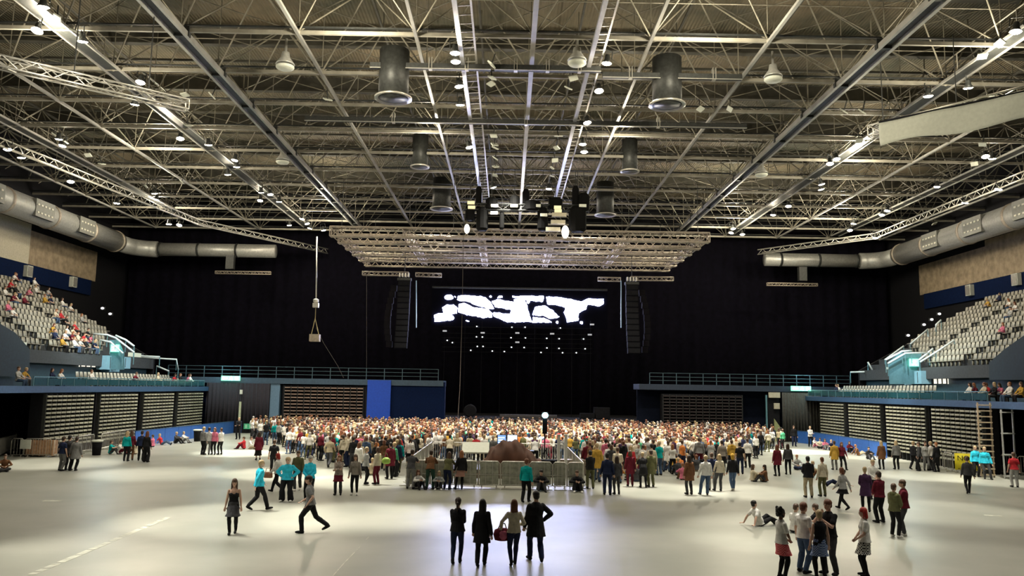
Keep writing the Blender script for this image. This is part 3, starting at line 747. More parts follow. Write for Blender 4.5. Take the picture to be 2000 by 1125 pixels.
for k, (px, py) in enumerate(((1092,420),(1090,434),(1080,448))):
    p = at_y(px, py, 65.6)-c0; mb = MB(); mb.box(p-V((.6,.2,.16)), p+V((.6,.2,.16))); build('lamp_housing', mb, M_beige, cl)

# spreader bars and line arrays
for nm, x0, x1, y_ in (('left',708,798,534),('right',1232,1315,544),('inner left',812,862,536.5),('inner right',1168,1212,545)):
    rt = thing('spreader_bar', 'thin silver truss bar above the %s loudspeaker column' % nm, 'truss bar')
    box_truss(rt, at_y(x0,y_,81), at_y(x1,y_+1.2,81), .36, .05, M_alumat, 'bar_frame')
for nm, px, pt, pb in (('left',790,548,682),('right',1234,556,692)):
    s = -1 if nm == 'left' else 1
    p0 = at_y(px, pt, 81); L = 12; p1 = at_y(px, pb, 81)
    rt = thing('line_array', 'tall dark curved loudspeaker column hanging %s of the stage' % nm, 'loudspeaker column', p0)
    hh = (p0.z-p1.z)/L
    for i in range(L):
        yo = -.02*i*i*.5; mb = MB(); z = -hh*(i+1); mb.box((-.62,-.35+yo,z+.02),(.62,.4+yo,z+hh-.02))
        sb_ = build('speaker_box', mb, mat('speaker_grey', (.005,.005,.007), .9, var=.2, spec=.1), rt)
        mb = MB(); mb.box((-.56,-.37+yo,z+.08),(.56,-.35+yo,z+hh-.08)); build('speaker_grille', mb, M_black, sb_)
    for i in range(10):
        t = i/9; mb = MB(); x = s*(1.15+.55*math.sin(t*2.6)); z = -(p0.z-p1.z)*(.15+.82*t); mb.box((x-.3,.5,z),(x+.3,1.0,z+.62)); build('side_speaker_box', mb, mat('speaker_grey2', (.008,.007,.009), .9, var=.2, spec=.1), rt)
    mb = MB(); mb.box((-.7,-.3,.0),(.7,.4,.25)); build('flying_frame', mb, M_dark, rt)
    mb = MB()
    for i in range(4): mb.box((-.55+.3*i,-.3,.35),(-.4+.3*i,.1,.75))
    build('hoist_motor', mb, M_alu, rt)
    mb = MB(); mb.tube([(0,0,.2),(0,0,Zg-p0.z)], .04, 6); build('chain', mb, M_dark, rt)
    q0 = at_y(813 if nm == 'left' else 1213, 548, 80.6); q1 = at_y(813 if nm == 'left' else 1213, 640, 80.6)
    mb = MB(); mb.tube([q0, q1], .05, 8)
    build('cable_loom', mb, mat('blue_white_cable', (.3,.45,.6), .3, var=0), label='thin pale vertical cable loom beside the %s loudspeaker column' % nm, cat='cable')

# hanging winch with cable, long ropes
rt = thing('hanging_winch', 'small hoist hanging on a bright cable left of the stage', 'hoist', at_y(617,592,62)); c0 = rt.location.copy()
mb = MB(); mb.tube([at_y(619,462,62)-c0, V((0,0,.3))], .05, 8); build('steel_cable', mb, M_alu, rt, True)
mb = MB(); mb.box((-.22,-.15,-.35),(.22,.15,.0)); mb.lathe([(.12,0),(.22,.1),(.22,.28),(.1,.35)], n=10); build('motor_body', mb, M_alu, rt)
mb = MB(); e = at_y(615,660,62)-c0
for dx in (-.28,.28): mb.tube([V((0,0,-.35)), V((0,0,-1.2)), e+V((dx,0,.3))], .025, 6)
build('sling', mb, mat('sling_yellow', (.5,.4,.2), .6), rt)
mb = MB(); mb.box(e-V((.38,.25,.28)), e+V((.38,.25,.28))); build('load_box', mb, M_alumat, rt)
for nm, q, Y in (('left of the lit screen', [(905,440),(903,600),(898,760),(894,822)], 60), ('left of the left loudspeaker column', [(716,537),(716,700),(715,812)], 76), ('slack, reaching down toward the end balcony', [(617,640),(632,670),(660,715),(671,738)], 74)):
    mb = MB(); mb.tube([at_y(a_, b2, Y) for a_, b2 in q], .018, 5)
    build('hanging_rope', mb, mat('dark_rope', (.06,.05,.045), .8), label='thin long rope hanging ' + nm, cat='rope')
for px, py, x1, nm in ((475,532,529,'left'),(1547,555,1596,'right')):
    rt = thing('rigging_bar', 'thin pale bar hanging below the %s air duct branch' % nm, 'rigging bar')
    wx = x1-px; box_truss(rt, at_y(px-wx,py,91), at_y(x1,py+1.5,91), .3, .04, M_alumat, 'bar_frame')
    mb = MB(); p = at_y(px-25 if nm == 'left' else px+20, py-18, 91); mb.box(p-V((.45,.3,.7)), p+V((.45,.3,.9))); build('hoist_box', mb, M_dark, rt)

# ------------------------------------------------------------------ stage
mb = MB(); mb.box((-10.5,80,0),(15,96,1.55)); st = build('stage_platform', mb, M_black, label='low dark stage at the far end behind the standing crowd', cat='stage')
mb = MB(); mb.box((-10.5,79.9,1.4),(15,80,1.55)); build('stage_edge', mb, M_dark, st)
YS = 88.0
sc_ = thing('video_screen', 'wide dark video screen with broken bright white shapes above the stage', 'screen', at_y(1013,603,YS)); c0 = sc_.location.copy()
p0 = at_y(842,637,YS+.15)-c0; p1 = at_y(1186,570,YS+.15)-c0
mb = MB(); mb.box((p0.x,.08,p0.z),(p1.x,.3,p1.z)); build('panel', mb, mat('screen_black', (.002,.002,.005), .9, var=0, spec=.05), sc_)
mb = MB(); mb.tube([(p0.x,.1,p1.z+.2),(p1.x,.1,p1.z+.2)], .12, 8); build('top_truss', mb, M_dark, sc_)
def cp(u, v): return (700+u/3.308, 540+v/3.308)
def ell(cx, cy, rx, ry, n=16): return [(cx+rx*math.cos(2*PI*i/n), cy+ry*math.sin(2*PI*i/n)) for i in range(n)]
BL = [ell(584,135,26,16), ell(625,130,6,5), [(640,150),(645,128),(700,122),(820,132),(838,150),(858,178),(872,208),(850,214),(760,182),(700,160),(655,158)],
 [(648,180),(680,170),(750,200),(840,216),(864,236),(862,262),(800,266),(700,246),(645,228)], [(545,200),(570,183),(612,182),(640,205),(636,236),(600,246),(550,238)],
 [(490,250),(520,238),(560,236),(600,250),(622,268),(612,278),(560,282),(520,292),(492,293)], [(860,160),(900,148),(1006,166),(1010,148),(1074,148),(1088,190),(1118,292),(960,294),(872,256),(872,230),(980,244),(992,216),(882,196)],
 [(995,128),(1195,127),(1194,164),(1110,156),(1000,135)], [(1210,130),(1320,136),(1440,164),(1480,145),(1583,143),(1583,180),(1550,191),(1484,180),(1470,212),(1422,236),(1418,284),(1350,297),(1330,232),(1342,202),(1300,186),(1220,180)],
 [(1140,196),(1200,190),(1250,212),(1296,262),(1242,276),(1200,254),(1128,250)], [(1126,262),(1200,268),(1248,296),(1122,299)], ell(856,130,7,6), ell(915,132,13,8), ell(1284,293,8,6), ell(1440,296,8,6), ell(707,288,8,4), ell(1100,163,9,9)]
mb = MB()
def wobble(poly):
    out = []; n = len(poly)
    for i in range(n):
        (a_, b_), (c_, d_) = poly[i], poly[(i+1)%n]; k = max(1, int(math.hypot(c_-a_, d_-b_)/12))
        for j in range(k):
            u, v = a_+(c_-a_)*j/k, b_+(d_-b_)*j/k; q = noise.noise((u*.045, v*.045, 3.3)); r_ = noise.noise((u*.045, v*.045, 9.1)); out.append((u+7*q, v+7*r_))
    return out
for poly in BL:
    poly = wobble(poly)
    pr = lambda u, v: tuple(at_y(*cp(u, v), YS)-c0); pb = lambda u, v: tuple(at_y(*cp(u, v), YS)-c0+V((0,.06,0)))
    mb.prism(poly, pr, pb)
build('lit_image', mb, mat('screen_white_light', (1,1,1), emit=(.6,.64,1), es=48, var=0), sc_)
# small lamps below the screen
gr = thing('lamp_scaffold', 'dark open frame of bars carrying small lamps below the video screen', 'frame', (0,86.4,0))
mb = MB()
for v_ in (325,365,395,425,455,485):
    a_ = at_y(*cp(540, v_), 86.4); b2 = at_y(*cp(1510, v_+12), 86.4); mb.beam((a_.x,0,a_.z),(b2.x,0,b2.z), .04)
build('cross_bar', mb, M_black, gr)
mb = MB()
for u in (560,690,800,920,1030,1140,1250,1380,1500):
    a_ = at_y(*cp(u, 285), 86.5); mb.beam((a_.x,.05,a_.z),(a_.x,.05,1.55), .03)
build('upright', mb, M_black, gr)
dots = [(765,323),(992,328),(1077,328),(1305,333),(763,390),(801,391),(986,396),(1079,397),(1217,400),(1297,402),(1455,404),(607,427),(574,413),(768,452),(805,452),(989,457),(1071,459),(1218,462),(1296,465),(1465,467),(726,477),(865,482),(943,485),(1180,491),(1319,493),(1408,493),(558,352),(803,364),(1027,365),(1252,370),(1495,376),(1510,310),(1027,425)]
MBR = mat('stage_lamp_glass', (1,1,1), emit=(.85,.92,1), es=3.0, var=0); MDM = mat('stage_lamp_glass_dim', (.5,.5,.5), emit=(.8,.85,1), es=.25, var=0)
pm = {}
for i, (u, v_) in enumerate(dots):
    rect = i >= 26; p = at_y(*cp(u, v_), 86.1)
    rt = bpy.data.objects.new('stage_lamp', None); rt.location = p; COL.objects.link(rt)
    props(rt, 'small bright point lamp glowing in the dark below the video screen' if not rect else 'small dim flat lamp in the dark below the video screen', 'lamp', 'point lamps on the dark frame' if not rect else 'flat lamps on the dark frame')
    if rect not in pm:
        b1 = MB(); b1.box((-.2,.0,-.12),(.2,.25,.12)); l1 = MB()
        if rect: l1.box((-.22,-.04,-.08),(.22,0,.08))
        else: l1.ball((0,0,0), .07, .05, .06, 8, 6)
        pm[rect] = (b1.mesh('lamp_body'), l1.mesh('lamp_lens'))
    link('body', pm[rect][0], M_black, rt); link('lens', pm[rect][1], MDM if rect else MBR, rt)
# gear on stage
for nm, lab, px, py, w_, h_ in (('keyboard_riser','long pale low riser on the dark stage',1032,803,5.8,.35),('drum_kit_case','dark round drum shape on the stage left half',918,803,1.3,1.3),('stage_monitor','small dark wedge at the stage edge on the right',1148,800,1.6,.6),('stage_equipment_rack','tall dark equipment rack at the left of the stage',823,800,1.2,1.9),('amplifier_stack','dark amplifier stack at the right of the stage',1175,805,1.6,1.2)):
    p = at_y(px, py, 82); mb = MB()
    if 'drum' in nm: mb.lathe([(w_*.42,-.3),(w_*.5,-.25),(w_*.5,.25),(w_*.42,.3)], (0,0,w_/2), 20, 'y')
    else: mb.box((-w_/2,-.4,0),(w_/2,.4,h_)); mb.box((-w_/2+.06,-.44,.08),(w_/2-.06,-.4,h_-.08))
    build(nm, mb, M_seatd if 'keyboard' in nm else M_black, loc=(p.x, 82, 1.55), label=lab, cat='stage equipment')
# ------------------------------------------------------------------ side balconies and tiers
WX = 28.0
ZF0, ZF1 = 3.85, 4.25
def railing(root, x, y0, y1, z, s, step=1.5, glass=None, m_=None, h=.55):
    m_ = m_ or M_rail
    mb = MB(); mb.beam((x,y0,z+h),(x,y1,z+h), .06); build('top_rail', mb, m_, root)
    mb = MB(); n = max(1, int(abs(y1-y0)/step)); mb.beam((0,0,0),(0,0,h), .05); cm = mb.mesh('rail_post')
    for i in range(n+1): link('rail_post', cm, m_, root, (x,y0+(y1-y0)*i/n,z))
    if glass:
        mb = MB()
        for i in range(n): mb.box((x-.015, y0+(y1-y0)*i/n+.1*(1 if y1 > y0 else -1), z+.06),(x+.015, y0+(y1-y0)*(i+1)/n-.1, z+h-.08))
        build('glass_panel', mb, glass, root)
for s in (-1,1):
    nm = 'left' if s < 0 else 'right'; X = s*WX
    L = lambda a, b_: (min(a, b_), max(a, b_))
    ya, yb = 22, 76
    # balcony fascia and deck
    x0, x1 = L(X, X+s*.3); struct('trim_%d' % (7 if s < 0 else 8), box((x0,ya,ZF0),(x1,yb,ZF1)), M_blue)
    x0, x1 = L(X+s*.3, s*34); struct('trim_%d' % (9 if s < 0 else 10), box((x0,ya,ZF0),(x1,yb,4.1)), M_conc)
    rt = thing('balcony_railing', 'teal balcony railing with glass panels above the %s folded seating' % nm, 'railing')
    railing(rt, X+s*.15, 48 if s < 0 else 47, 75, ZF1, s, 1.5, M_teal)
    # wall behind lower deck
    x0, x1 = L(s*33.6, s*34); struct('trim_%d' % (11 if s < 0 else 12), box((x0,ya,0),(x1,75.5,6.6)), mat('dark_teal_wall', (.015,.045,.06), .6, var=.2))
    # dark drape hiding the under side before the seating
    build('side_curtain', drape(s*33.2, 22, s*33.2, 75, 0, 3.9, 60, .08), M_drape, smooth=True, label='dark curtain below the near %s balcony' % nm, cat='curtain')
    # raked tier
    mb = MB(); R = 14
    for r_ in range(R):
        xa = s*(33+.93*r_); xb = s*(33+.93*(r_+1)); z = 6.7+.52*r_; a_, b2 = L(xa, xb); mb.box((a_, ya, z-.9), (b2, 75, z))
    struct('trim_%d' % (13 if s < 0 else 14), mb, M_conc)
    # end gable of the tier
    poly = [(33,4.2),(33,6.7),(46,13.8),(46,4.2)]
    mb = MB(); mb.prism(poly, lambda u, v: (s*u,75,v), lambda u, v: (s*u,75.3,v)); struct('trim_%d' % (15 if s < 0 else 16), mb, M_black)

# seats of the tiers
def seat_mesh():
    mb = MB()
    prof = [(-.21,.0,.42),(.0,.03,.40),(.2,.02,.42)]
    # backrest (curved shell) and pan
    n = 6
    for k, (z0, z1, yo) in enumerate(((.38,.86,0),)):
        pts = []
        for th in (0,.03):
            for i in range(n+1):
                u = -1+2*i/n
                for z, q in ((z0, .0),(.62,.03),(z1,.08)):
                    pts.append((u*.22*(1-.12*(z == z1)), -.2-q-th+.05*u*u, z))
        o = len(mb.v); mb.v += pts; N = (n+1)*3
        for i in range(n):
            for j in range(2):
                a_ = i*3+j; f = (a_, a_+1, a_+4, a_+3); mb.face([o+q for q in f]); mb.face([o+N+q for q in f][::-1])
            mb.face((o+i*3+2, o+N+i*3+2, o+N+i*3+5, o+i*3+5)); mb.face((o+i*3, o+i*3+3, o+N+i*3+3, o+N+i*3))
    mb.box((-.2,-.2,.4),(.2,.2,.45)); mb.box((-.04,-.1,0),(.04,.05,.42))
    return mb
seat_me = seat_mesh().mesh('seat_shell', True)
seat_list = []
for s in (-1,1):
    for r_ in range(13):
        x = s*(33.45+.93*r_); z = 6.7+.52*r_; ymin = abs(x)*1560/1015
        # seats from far end toward the camera, aisles every 14
        y = 74.2; i = 0
        while y > max(38, ymin-1):
            if i % 15 < 13 and y < (63+2.8*r_ if s > 0 else 66+2.2*r_): seat_list.append((x*x+y*y, s, r_, x, y, z))
            y -= .56; i += 1
seat_list.sort()
SEATS_AT = set()
rest = MB(); R90 = {}
sv = [v.co.copy() for v in seat_me.vertices]; sf = [tuple(p.vertices) for p in seat_me.polygons]
for n, (d_, s, r_, x, y, z) in enumerate(seat_list):
    rz = PI/2 if s > 0 else -PI/2      # seats face the floor (toward x = 0)
    if n < 300:
        o = link('stadium_seat', seat_me, M_seat, loc=(x,y,z)); o.rotation_euler = (0,0,rz)
        props(o, 'grey tip-up plastic seat in the %s row up of the %s raked tier' % (ORD[r_], 'left' if s < 0 else 'right'), 'seat', 'seats of the %s row, %s tier' % (ORD[r_], 'left' if s < 0 else 'right'))
    else:
        R = Matrix.Rotation(rz, 3, 'Z'); rest.add([R@v+V((x,y,z)) for v in sv], sf)
for s in (-1,1):      # low rows behind the balcony fronts
    for r_ in range(2):
        y = 74
        while y > 58:
            R = Matrix.Rotation(PI/2 if s > 0 else -PI/2, 3, 'Z'); rest.add([R@v+V((s*(30+r_*.9),y,4.1+r_*.3)) for v in sv], sf); y -= .56
me = rest.mesh('seat_rows', True, fix=False)
link('stadium_seat', me, M_seat, label='remaining rows of pale tip-up seats on both side stands', cat='seat', kind='stuff')

# retractable seating banks (folded)
def seating_bank(a, b_, nrow, side_lab, z0=.45, z1=3.75, colw=.56, M=M_slat, nrm=None):
    """a,b floor points of the front plane; folded rows as stacked slats"""
    a = V((*a,0)); b_ = V((*b_,0)); d = (b_-a); L = d.length; d = d/L; nrm = V(nrm)
    rt = thing('folded_seating_bank', side_lab, 'retractable seating', a)
    mb = MB(); back = nrm*.9
    def bx(mb_, t0, t1, n0, n1, za, zb):
        vs = [d*t0+nrm*n0, d*t1+nrm*n0, d*t1+nrm*n1, d*t0+nrm*n1]
        mb_.add([v+V((0,0,za)) for v in vs]+[v+V((0,0,zb)) for v in vs], [(0,3,2,1),(4,5,6,7),(0,1,5,4),(1,2,6,5),(2,3,7,6),(3,0,4,7)])
    bx(mb, 0, L, .25, 1.0, .0, z1+.05); build('carcass', mb, M_black, rt)
    nc = int(L/colw); g = (L-nc*colw)/2
    for r_ in range(nrow):
        z = z0+(z1-z0)*(r_+.5)/nrow; mb = MB()
        for c in range(nc): bx(mb, g+c*colw+.05, g+(c+1)*colw-.05, 0, .2, z-.06, z+.05)
        sl = build('row_slat', mb, M, rt)
    mb = MB()
    for c in range(0, nc+1): bx(mb, max(0, g+c*colw-.02), min(L, g+c*colw+.02), .04, .24, 0, z1)
    build('upright', mb, M_dark, rt)
    return rt
for s in (-1,1):
    nm = 'left' if s < 0 else 'right'; X = s*WX
    ys = (49,55.3,62,68.6,75) if s < 0 else (47.2,53.5,60,66.5,72.5)
    for i in range(4):
        seating_bank((X, ys[i]+.3), (X, ys[i+1]-.3), 13, 'folded bank of seat rows under the %s balcony, %s' % (nm, ['nearest the camera','second from the camera','third from the camera','farthest, next to the end door'][i]), nrm=(s,0,0))
# end walls with doors, banks, panels, balcony
YE = 76.0
def xe(px, Y=YE): return (px-990)/F*Y
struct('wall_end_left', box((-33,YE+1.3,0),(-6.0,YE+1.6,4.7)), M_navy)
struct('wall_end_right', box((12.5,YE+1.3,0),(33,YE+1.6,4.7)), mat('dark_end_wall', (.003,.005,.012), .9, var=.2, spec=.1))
for nm, x0, x1, n in (('left',-33,-6.0,17),('right',12.5,33,18)):
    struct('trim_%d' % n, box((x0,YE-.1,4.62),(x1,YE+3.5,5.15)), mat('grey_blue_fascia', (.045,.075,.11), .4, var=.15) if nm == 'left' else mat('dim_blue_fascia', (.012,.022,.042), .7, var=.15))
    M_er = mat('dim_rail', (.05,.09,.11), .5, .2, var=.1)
    rt = thing('balcony_railing', 'dim grey-blue railing on the end balcony %s of the stage' % nm, 'railing')
    for z in (5.5,5.85,6.2):
        mb = MB(); mb.beam((x0+1,YE,z),(x1-(.5),YE,z), .045); build('rail_bar', mb, M_er, rt)
    mb = MB(); mb.beam((0,0,5.1),(0,0,6.2), .06); cm = mb.mesh('rail_post')
    for i in range(16): link('rail_post', cm, M_er, rt, (x0+1+(x1-x0-1.5)*i/15,YE,0))
# exit signs over the doors
for nm, px0, px1, py in (('left',432,468,738.5),('right',1546,1584,758.5)):
    a_ = at_y(px0, py, YE-.3); b2 = at_y(px1, py, YE-.3)
    rt = thing('exit_sign', 'glowing pale green exit sign on the end balcony front, %s' % nm, 'exit sign', (0,0,0))
    mb = MB(); mb.box((a_.x,YE-.3,a_.z-.22),(b2.x,YE-.12,a_.z+.22)); sg_ = build('sign_box', mb, mat('exit_green_light', (.1,.6,.4), emit=(.25,1,.6), es=2.2, var=0), rt)
    mb = MB(); w_ = b2.x-a_.x; z = a_.z
    x = a_.x+w_*.12; mb.box((x,YE-.33,z-.06),(x+w_*.22,YE-.3,z+.04))                       # arrow shaft
    mb.prism([(x-.12,-.01),(x+.06,.13),(x+.06,-.15)], lambda u, v: (u,YE-.33,z+v), lambda u, v: (u,YE-.3,z+v))
    cx = a_.x+w_*.55; mb.ball((cx,YE-.32,z+.13), .05,.02,.05, 8,6)                          # running figure
    for p, q in (((0,.08),(-.03,-.02)),((-.03,-.02),(.1,-.09)),((.1,-.09),(.06,-.19)),((-.03,-.02),(-.1,-.1)),((-.1,-.1),(-.2,-.11)),((0,.06),(.12,.02)),((0,.06),(-.13,.04))): mb.beam((cx+p[0],YE-.32,z+p[1]),(cx+q[0],YE-.32,z+q[1]), .045)
    mb.box((b2.x-w_*.24,YE-.33,z-.17),(b2.x-w_*.08,YE-.3,z+.17))
    build('sign_symbols', mb, mat('exit_white_light', (1,1,1), emit=(.85,1,.92), es=5, var=0), sg_)
# left end: curtain door, grey-blue pier, folded bank, bright blue panel
build('door_curtain', drape(xe(411),YE-.2,xe(533),YE-.2,0,4.62,16,.1), mat('curtain_black', (.012,.01,.016), .9, var=.3), smooth=True, label='black door curtain at the end wall left of the crowd', cat='curtain')
build('door_curtain', drape(xe(1520),YE-.6,xe(1594),YE-.6,0,4.55,12,.1), mat('curtain_charcoal', (.035,.035,.03), .9, var=.3), smooth=True, label='charcoal door curtain at the end wall right of the crowd', cat='curtain')
struct('trim_19', box((xe(533),YE,0),(xe(551),YE+1.3,4.62)), mat('grey_blue_pier', (.11,.19,.28), .5, var=.1))
struct('trim_20', box((xe(721),YE-.3,0),(xe(766),YE+1.3,5.1)), mat('bright_blue_panel', (.01,.06,.42), .5, var=.1))
struct('trim_21', box((xe(766),YE,0),(xe(870),YE+1.2,5.0)), M_navy)
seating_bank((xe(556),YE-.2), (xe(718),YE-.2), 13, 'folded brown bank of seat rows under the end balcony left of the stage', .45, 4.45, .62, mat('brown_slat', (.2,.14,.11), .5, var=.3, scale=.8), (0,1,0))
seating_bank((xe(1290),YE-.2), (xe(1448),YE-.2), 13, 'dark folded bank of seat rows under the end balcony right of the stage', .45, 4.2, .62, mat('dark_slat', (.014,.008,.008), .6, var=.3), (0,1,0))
rt = thing('door_frame', 'tall white post and opening beside the right end door', 'door frame')
mb = MB(); mb.beam((xe(1491),YE-.3,0),(xe(1491),YE-.3,4.3), .14); build('post', mb, M_rail, rt)
mb = MB(); mb.box((xe(1497),YE-.2,4.05),(xe(1519),YE-.05,4.55)); build('head_panel', mb, M_beige, rt)
mb = MB(); mb.box((xe(1497),YE+.1,0),(xe(1519),YE+.3,4.05)); build('dark_opening', mb, M_black, rt)
mb = MB(); mb.box((xe(1507),YE-.15,3.0),(xe(1518),YE+.0,3.55)); build('lit_notice', mb, M_beige, rt)
mb = MB(); mb.prism([(xe(1507),2.1),(xe(1520),1.2),(xe(1520),0),(xe(1507),0)], lambda u, v: (u,YE-.12,v), lambda u, v: (u,YE+.05,v)); build('door_leaf', mb, mat('olive_door', (.28,.3,.14), .5, var=.1), rt)
rt = thing('lit_post', 'narrow pale lit gap post in the left black door curtain', 'post')
mb = MB(); mb.box((xe(477),YE-.45,.3),(xe(481),YE-.35,2.9)); build('lit_strip', mb, mat('gap_strip', (.45,.5,.35), .5), rt)
mb = MB(); mb.box((xe(477),YE-.46,3.6),(xe(482),YE-.36,4.0)); build('lit_notice', mb, M_white, rt)

# concourse openings, cream signs, blue cupboards on the balconies
for s in (-1,1):
    nm = 'left' if s < 0 else 'right'; XW = s*33.5
    def quad(px0, py0, px1, py1, th=.12):
        a_ = at_x(px0, py0, XW); b2 = at_x(px1, py1, XW); return (min(a_.y, b2.y), max(a_.y, b2.y), min(a_.z, b2.z), max(a_.z, b2.z))
    y0, y1, z0, z1 = quad(*((156,690,184,718) if s < 0 else (1825,724,1853,750)))
    rt = thing('lit_window', 'white lit gridded window of the %s concourse' % nm, 'window')
    xx = sorted((XW, XW-s*.1)); mb = MB(); mb.box((xx[0],y0,z0),(xx[1],y1,z1)); build('pane', mb, mat('lit_pane', (.8,.8,.7), emit=(1,.95,.8), es=.9, var=0), rt)
    mb = MB()
    for i in range(4): y = y0+(y1-y0)*i/3; mb.beam((XW-s*.14,y,z0),(XW-s*.14,y,z1), .07)
    for i in range(3): z = z0+(z1-z0)*i/2; mb.beam((XW-s*.14,y0,z),(XW-s*.14,y1,z), .06)
    build('glazing_bars', mb, M_dark, rt)
    for k, q in enumerate([(188,694,200,722),(197,694,212,726),(214,696,234,720)] if s < 0 else [(1807,725,1822,750),(1787,728,1805,752),(1773,725,1786,748)]):
        y0, y1, z0, z1 = quad(*q); xx = sorted((XW-s*.1, XW-s*.9)); mb = MB(); mb.box((xx[0],y0,max(4.12,z0)),(xx[1],y1,z1))
        o = build('blue_cupboard', mb, mat('pale_blue_laminate', (.22,.42,.55), .4, var=.05), label='pale blue cupboard on the %s concourse, %s' % (nm, ['beside the lit window','middle of three','farthest of three'][k]), cat='cupboard')
        xq = sorted((XW-s*.9, XW-s*.93)); mb = MB(); mb.box((xq[0],(y0+y1)/2-.02,max(4.2,z0)+.1),(xq[1],(y0+y1)/2+.02,z1-.1)); build('door_gap', mb, M_dark, o)
    for k, q in enumerate([(17,666,43,681),(247,688,269,698)] if s < 0 else [(1967,703,1991,714),(1738,717,1759,726)]):
        y0, y1, z0, z1 = quad(*q); xx = sorted((XW-s*.15, XW-s*.3)); mb = MB(); mb.box((xx[0],y0,z0),(xx[1],y1,z1))
        o = build('cream_sign', mb, mat('cream_sign_board', (.62,.66,.55), .6, emit=(.9,1,.8), es=.12, var=0), label='plain cream sign board on the %s stand, %s' % (nm, ['nearer to the camera','nearer to the stage'][k]), cat='sign')
        mb = MB(); mb.beam((XW-s*.2,(y0+y1)/2,z1),(XW-s*.2,(y0+y1)/2,z1+.4), .05); build('hanger', mb, M_dark, o)
# lit stair handrails (traced at the stand's real distance)
def rails(nm, side, segs, Y, z_end=True):
    rt = thing('stair_handrail', nm, 'handrail')
    for q in segs:
        pts = [at_y(x, y, Y) for x, y in q]; mb = MB(); mb.tube(pts, .075, 8); build('rail', mb, mat('white_blue_rail', (.75,.86,.9), .3, .1, var=0), rt, True)
        for i in range(len(pts)):
            mb = MB(); mb.tube([pts[i], pts[i]-V((0,0,1.0))], .035, 6); build('rail_post', mb, M_rail, rt)
rails('bright white handrails of the stair at the stage end of the left stand', -1, [[(183,652),(210,654),(226,660),(262,688)],[(196,664),(216,668),(240,690)],[(226,655),(246,664),(262,676)]], 65.6)
rails('bright white handrails of the stair at the stage end of the right stand', 1, [[(1730,703),(1762,686),(1780,685)],[(1734,710),(1768,690),(1815,689)],[(1795,703),(1822,681)],[(1797,707),(1828,688),(1864,664)]], 63.6)
rails('thin blue handrail low at the stage end of the right stand', 1, [[(1778,672),(1812,643),(1813,658)],[(1728,703),(1765,676)],[(1881,668),(1881,650),(1905,637)],[(1828,645),(1828,634),(1838,625)]], 72)
rails('thin blue handrails crossing the seat rows of the left stand', -1, [[(112,608),(124,616)],[(148,632),(158,640)],[(246,694),(312,697)]], 73)
rails('teal landing railing at the stage end of the left stand', -1, [[(275,698),(345,702),(348,722)],[(306,715),(330,725)]], 74.5)
rails('teal landing railing at the stage end of the right stand', 1, [[(1661,727),(1705,726),(1730,728)],[(1695,707),(1706,727)],[(1735,733),(1760,733),(1788,735)]], 74)
# teal lit stair side walls
for s, q, nm in ((-1, [(213,664),(232,664),(243,690),(243,722),(216,722)], 'left'), (1, [(1758,690),(1800,690),(1795,722),(1795,750),(1737,750),(1735,706)], 'right')):
    mb = MB(); Y = 64.3 if s > 0 else 66.2; mb.prism(q, lambda u, v: tuple(at_y(u,v,Y)), lambda u, v: tuple(at_y(u,v,Y+.4)))
    build('stair_side_panel', mb, mat('lit_teal_panel', (.1,.22,.27), .5, var=.1), label='pale teal side panel of the lit stair in the %s stand' % nm, cat='panel')
for px, py, nm in ((223,680,'left'),(1786,708,'right')):
    a_ = at_y(px, py, 65.9 if px < 1000 else 64); rt = thing('exit_sign', 'small bright green exit sign by the stair of the %s stand' % nm, 'exit sign', a_)
    mb = MB(); mb.box((-.35,0,-.3),(.35,.15,.3)); build('sign_box', mb, MATS['exit_green_light'], rt)
    mb = MB(); mb.beam((0,-.02,.18),(0,-.02,-.05), .07); mb.beam((0,-.02,-.05),(-.15,-.02,-.22), .06); mb.beam((0,-.02,-.05),(.13,-.02,-.22), .06); mb.beam((-.16,-.02,.08),(.16,-.02,.08), .05); build('sign_symbols', mb, MATS['exit_white_light'], rt)
# tiny step lights on the dark drapes by the stands
for i, (px, py) in enumerate(((200,602),(215,613),(1835,613),(1820,624),(1805,634),(1774,655))):
    p = at_y(px, py, 75.6); rt = thing('step_light', 'tiny white stair light in the dark at the stage end of the %s stand' % ('left' if px < 1000 else 'right'), 'light', p, group='stair lights %s' % ('left' if px < 1000 else 'right'))
    mb = MB(); mb.ball((0,0,0), .15,.08,.1, 10,6); build('lens', mb, mat('step_light_glass', (1,1,1), emit=(1,.95,1), es=4, var=0), rt, True)
    mb = MB(); mb.box((-.2,.04,-.14),(.2,.2,.14)); build('case', mb, M_dark, rt)

# ------------------------------------------------------------------ floor things
# blue hoardings
def hoarding(a, b_, lab, n, h=1.08, m_=None):
    a = V((*a,0)); b_ = V((*b_,0)); rt = thing('hoarding', lab, 'barrier', a); d = (b_-a); 
    for i in range(n):
        p, q = d*(i/n), d*((i+1)/n); g = (q-p)*.01
        mb = MB(); mb.beam(p+g+V((0,0,h/2)), q-g+V((0,0,h/2)), .06, h); build('board', mb, m_ or M_hoard, rt)
        mb = MB(); mb.beam(p+g+V((0,0,h)), q-g+V((0,0,h)), .09, .05); build('cap_rail', mb, M_blue, rt)
    return rt
hoarding(at_z(262,872)[:2], at_z(455,845.5)[:2], 'blue floor hoarding along the left side below the folded seats', 8)
hoarding(at_z(455,845.5)[:2], at_z(540,846)[:2], 'navy floor hoarding across the left end door', 3, m_=mat('navy_hoarding', (.012,.04,.12), .5, var=.1))
hoarding((xe(1552,74.4),74.4), (27.45,72.4), 'blue floor hoarding across the right end door', 2)
hoarding((27.45,72.3), (27.45,58.4), 'blue floor hoarding along the right side below the folded seats', 5)
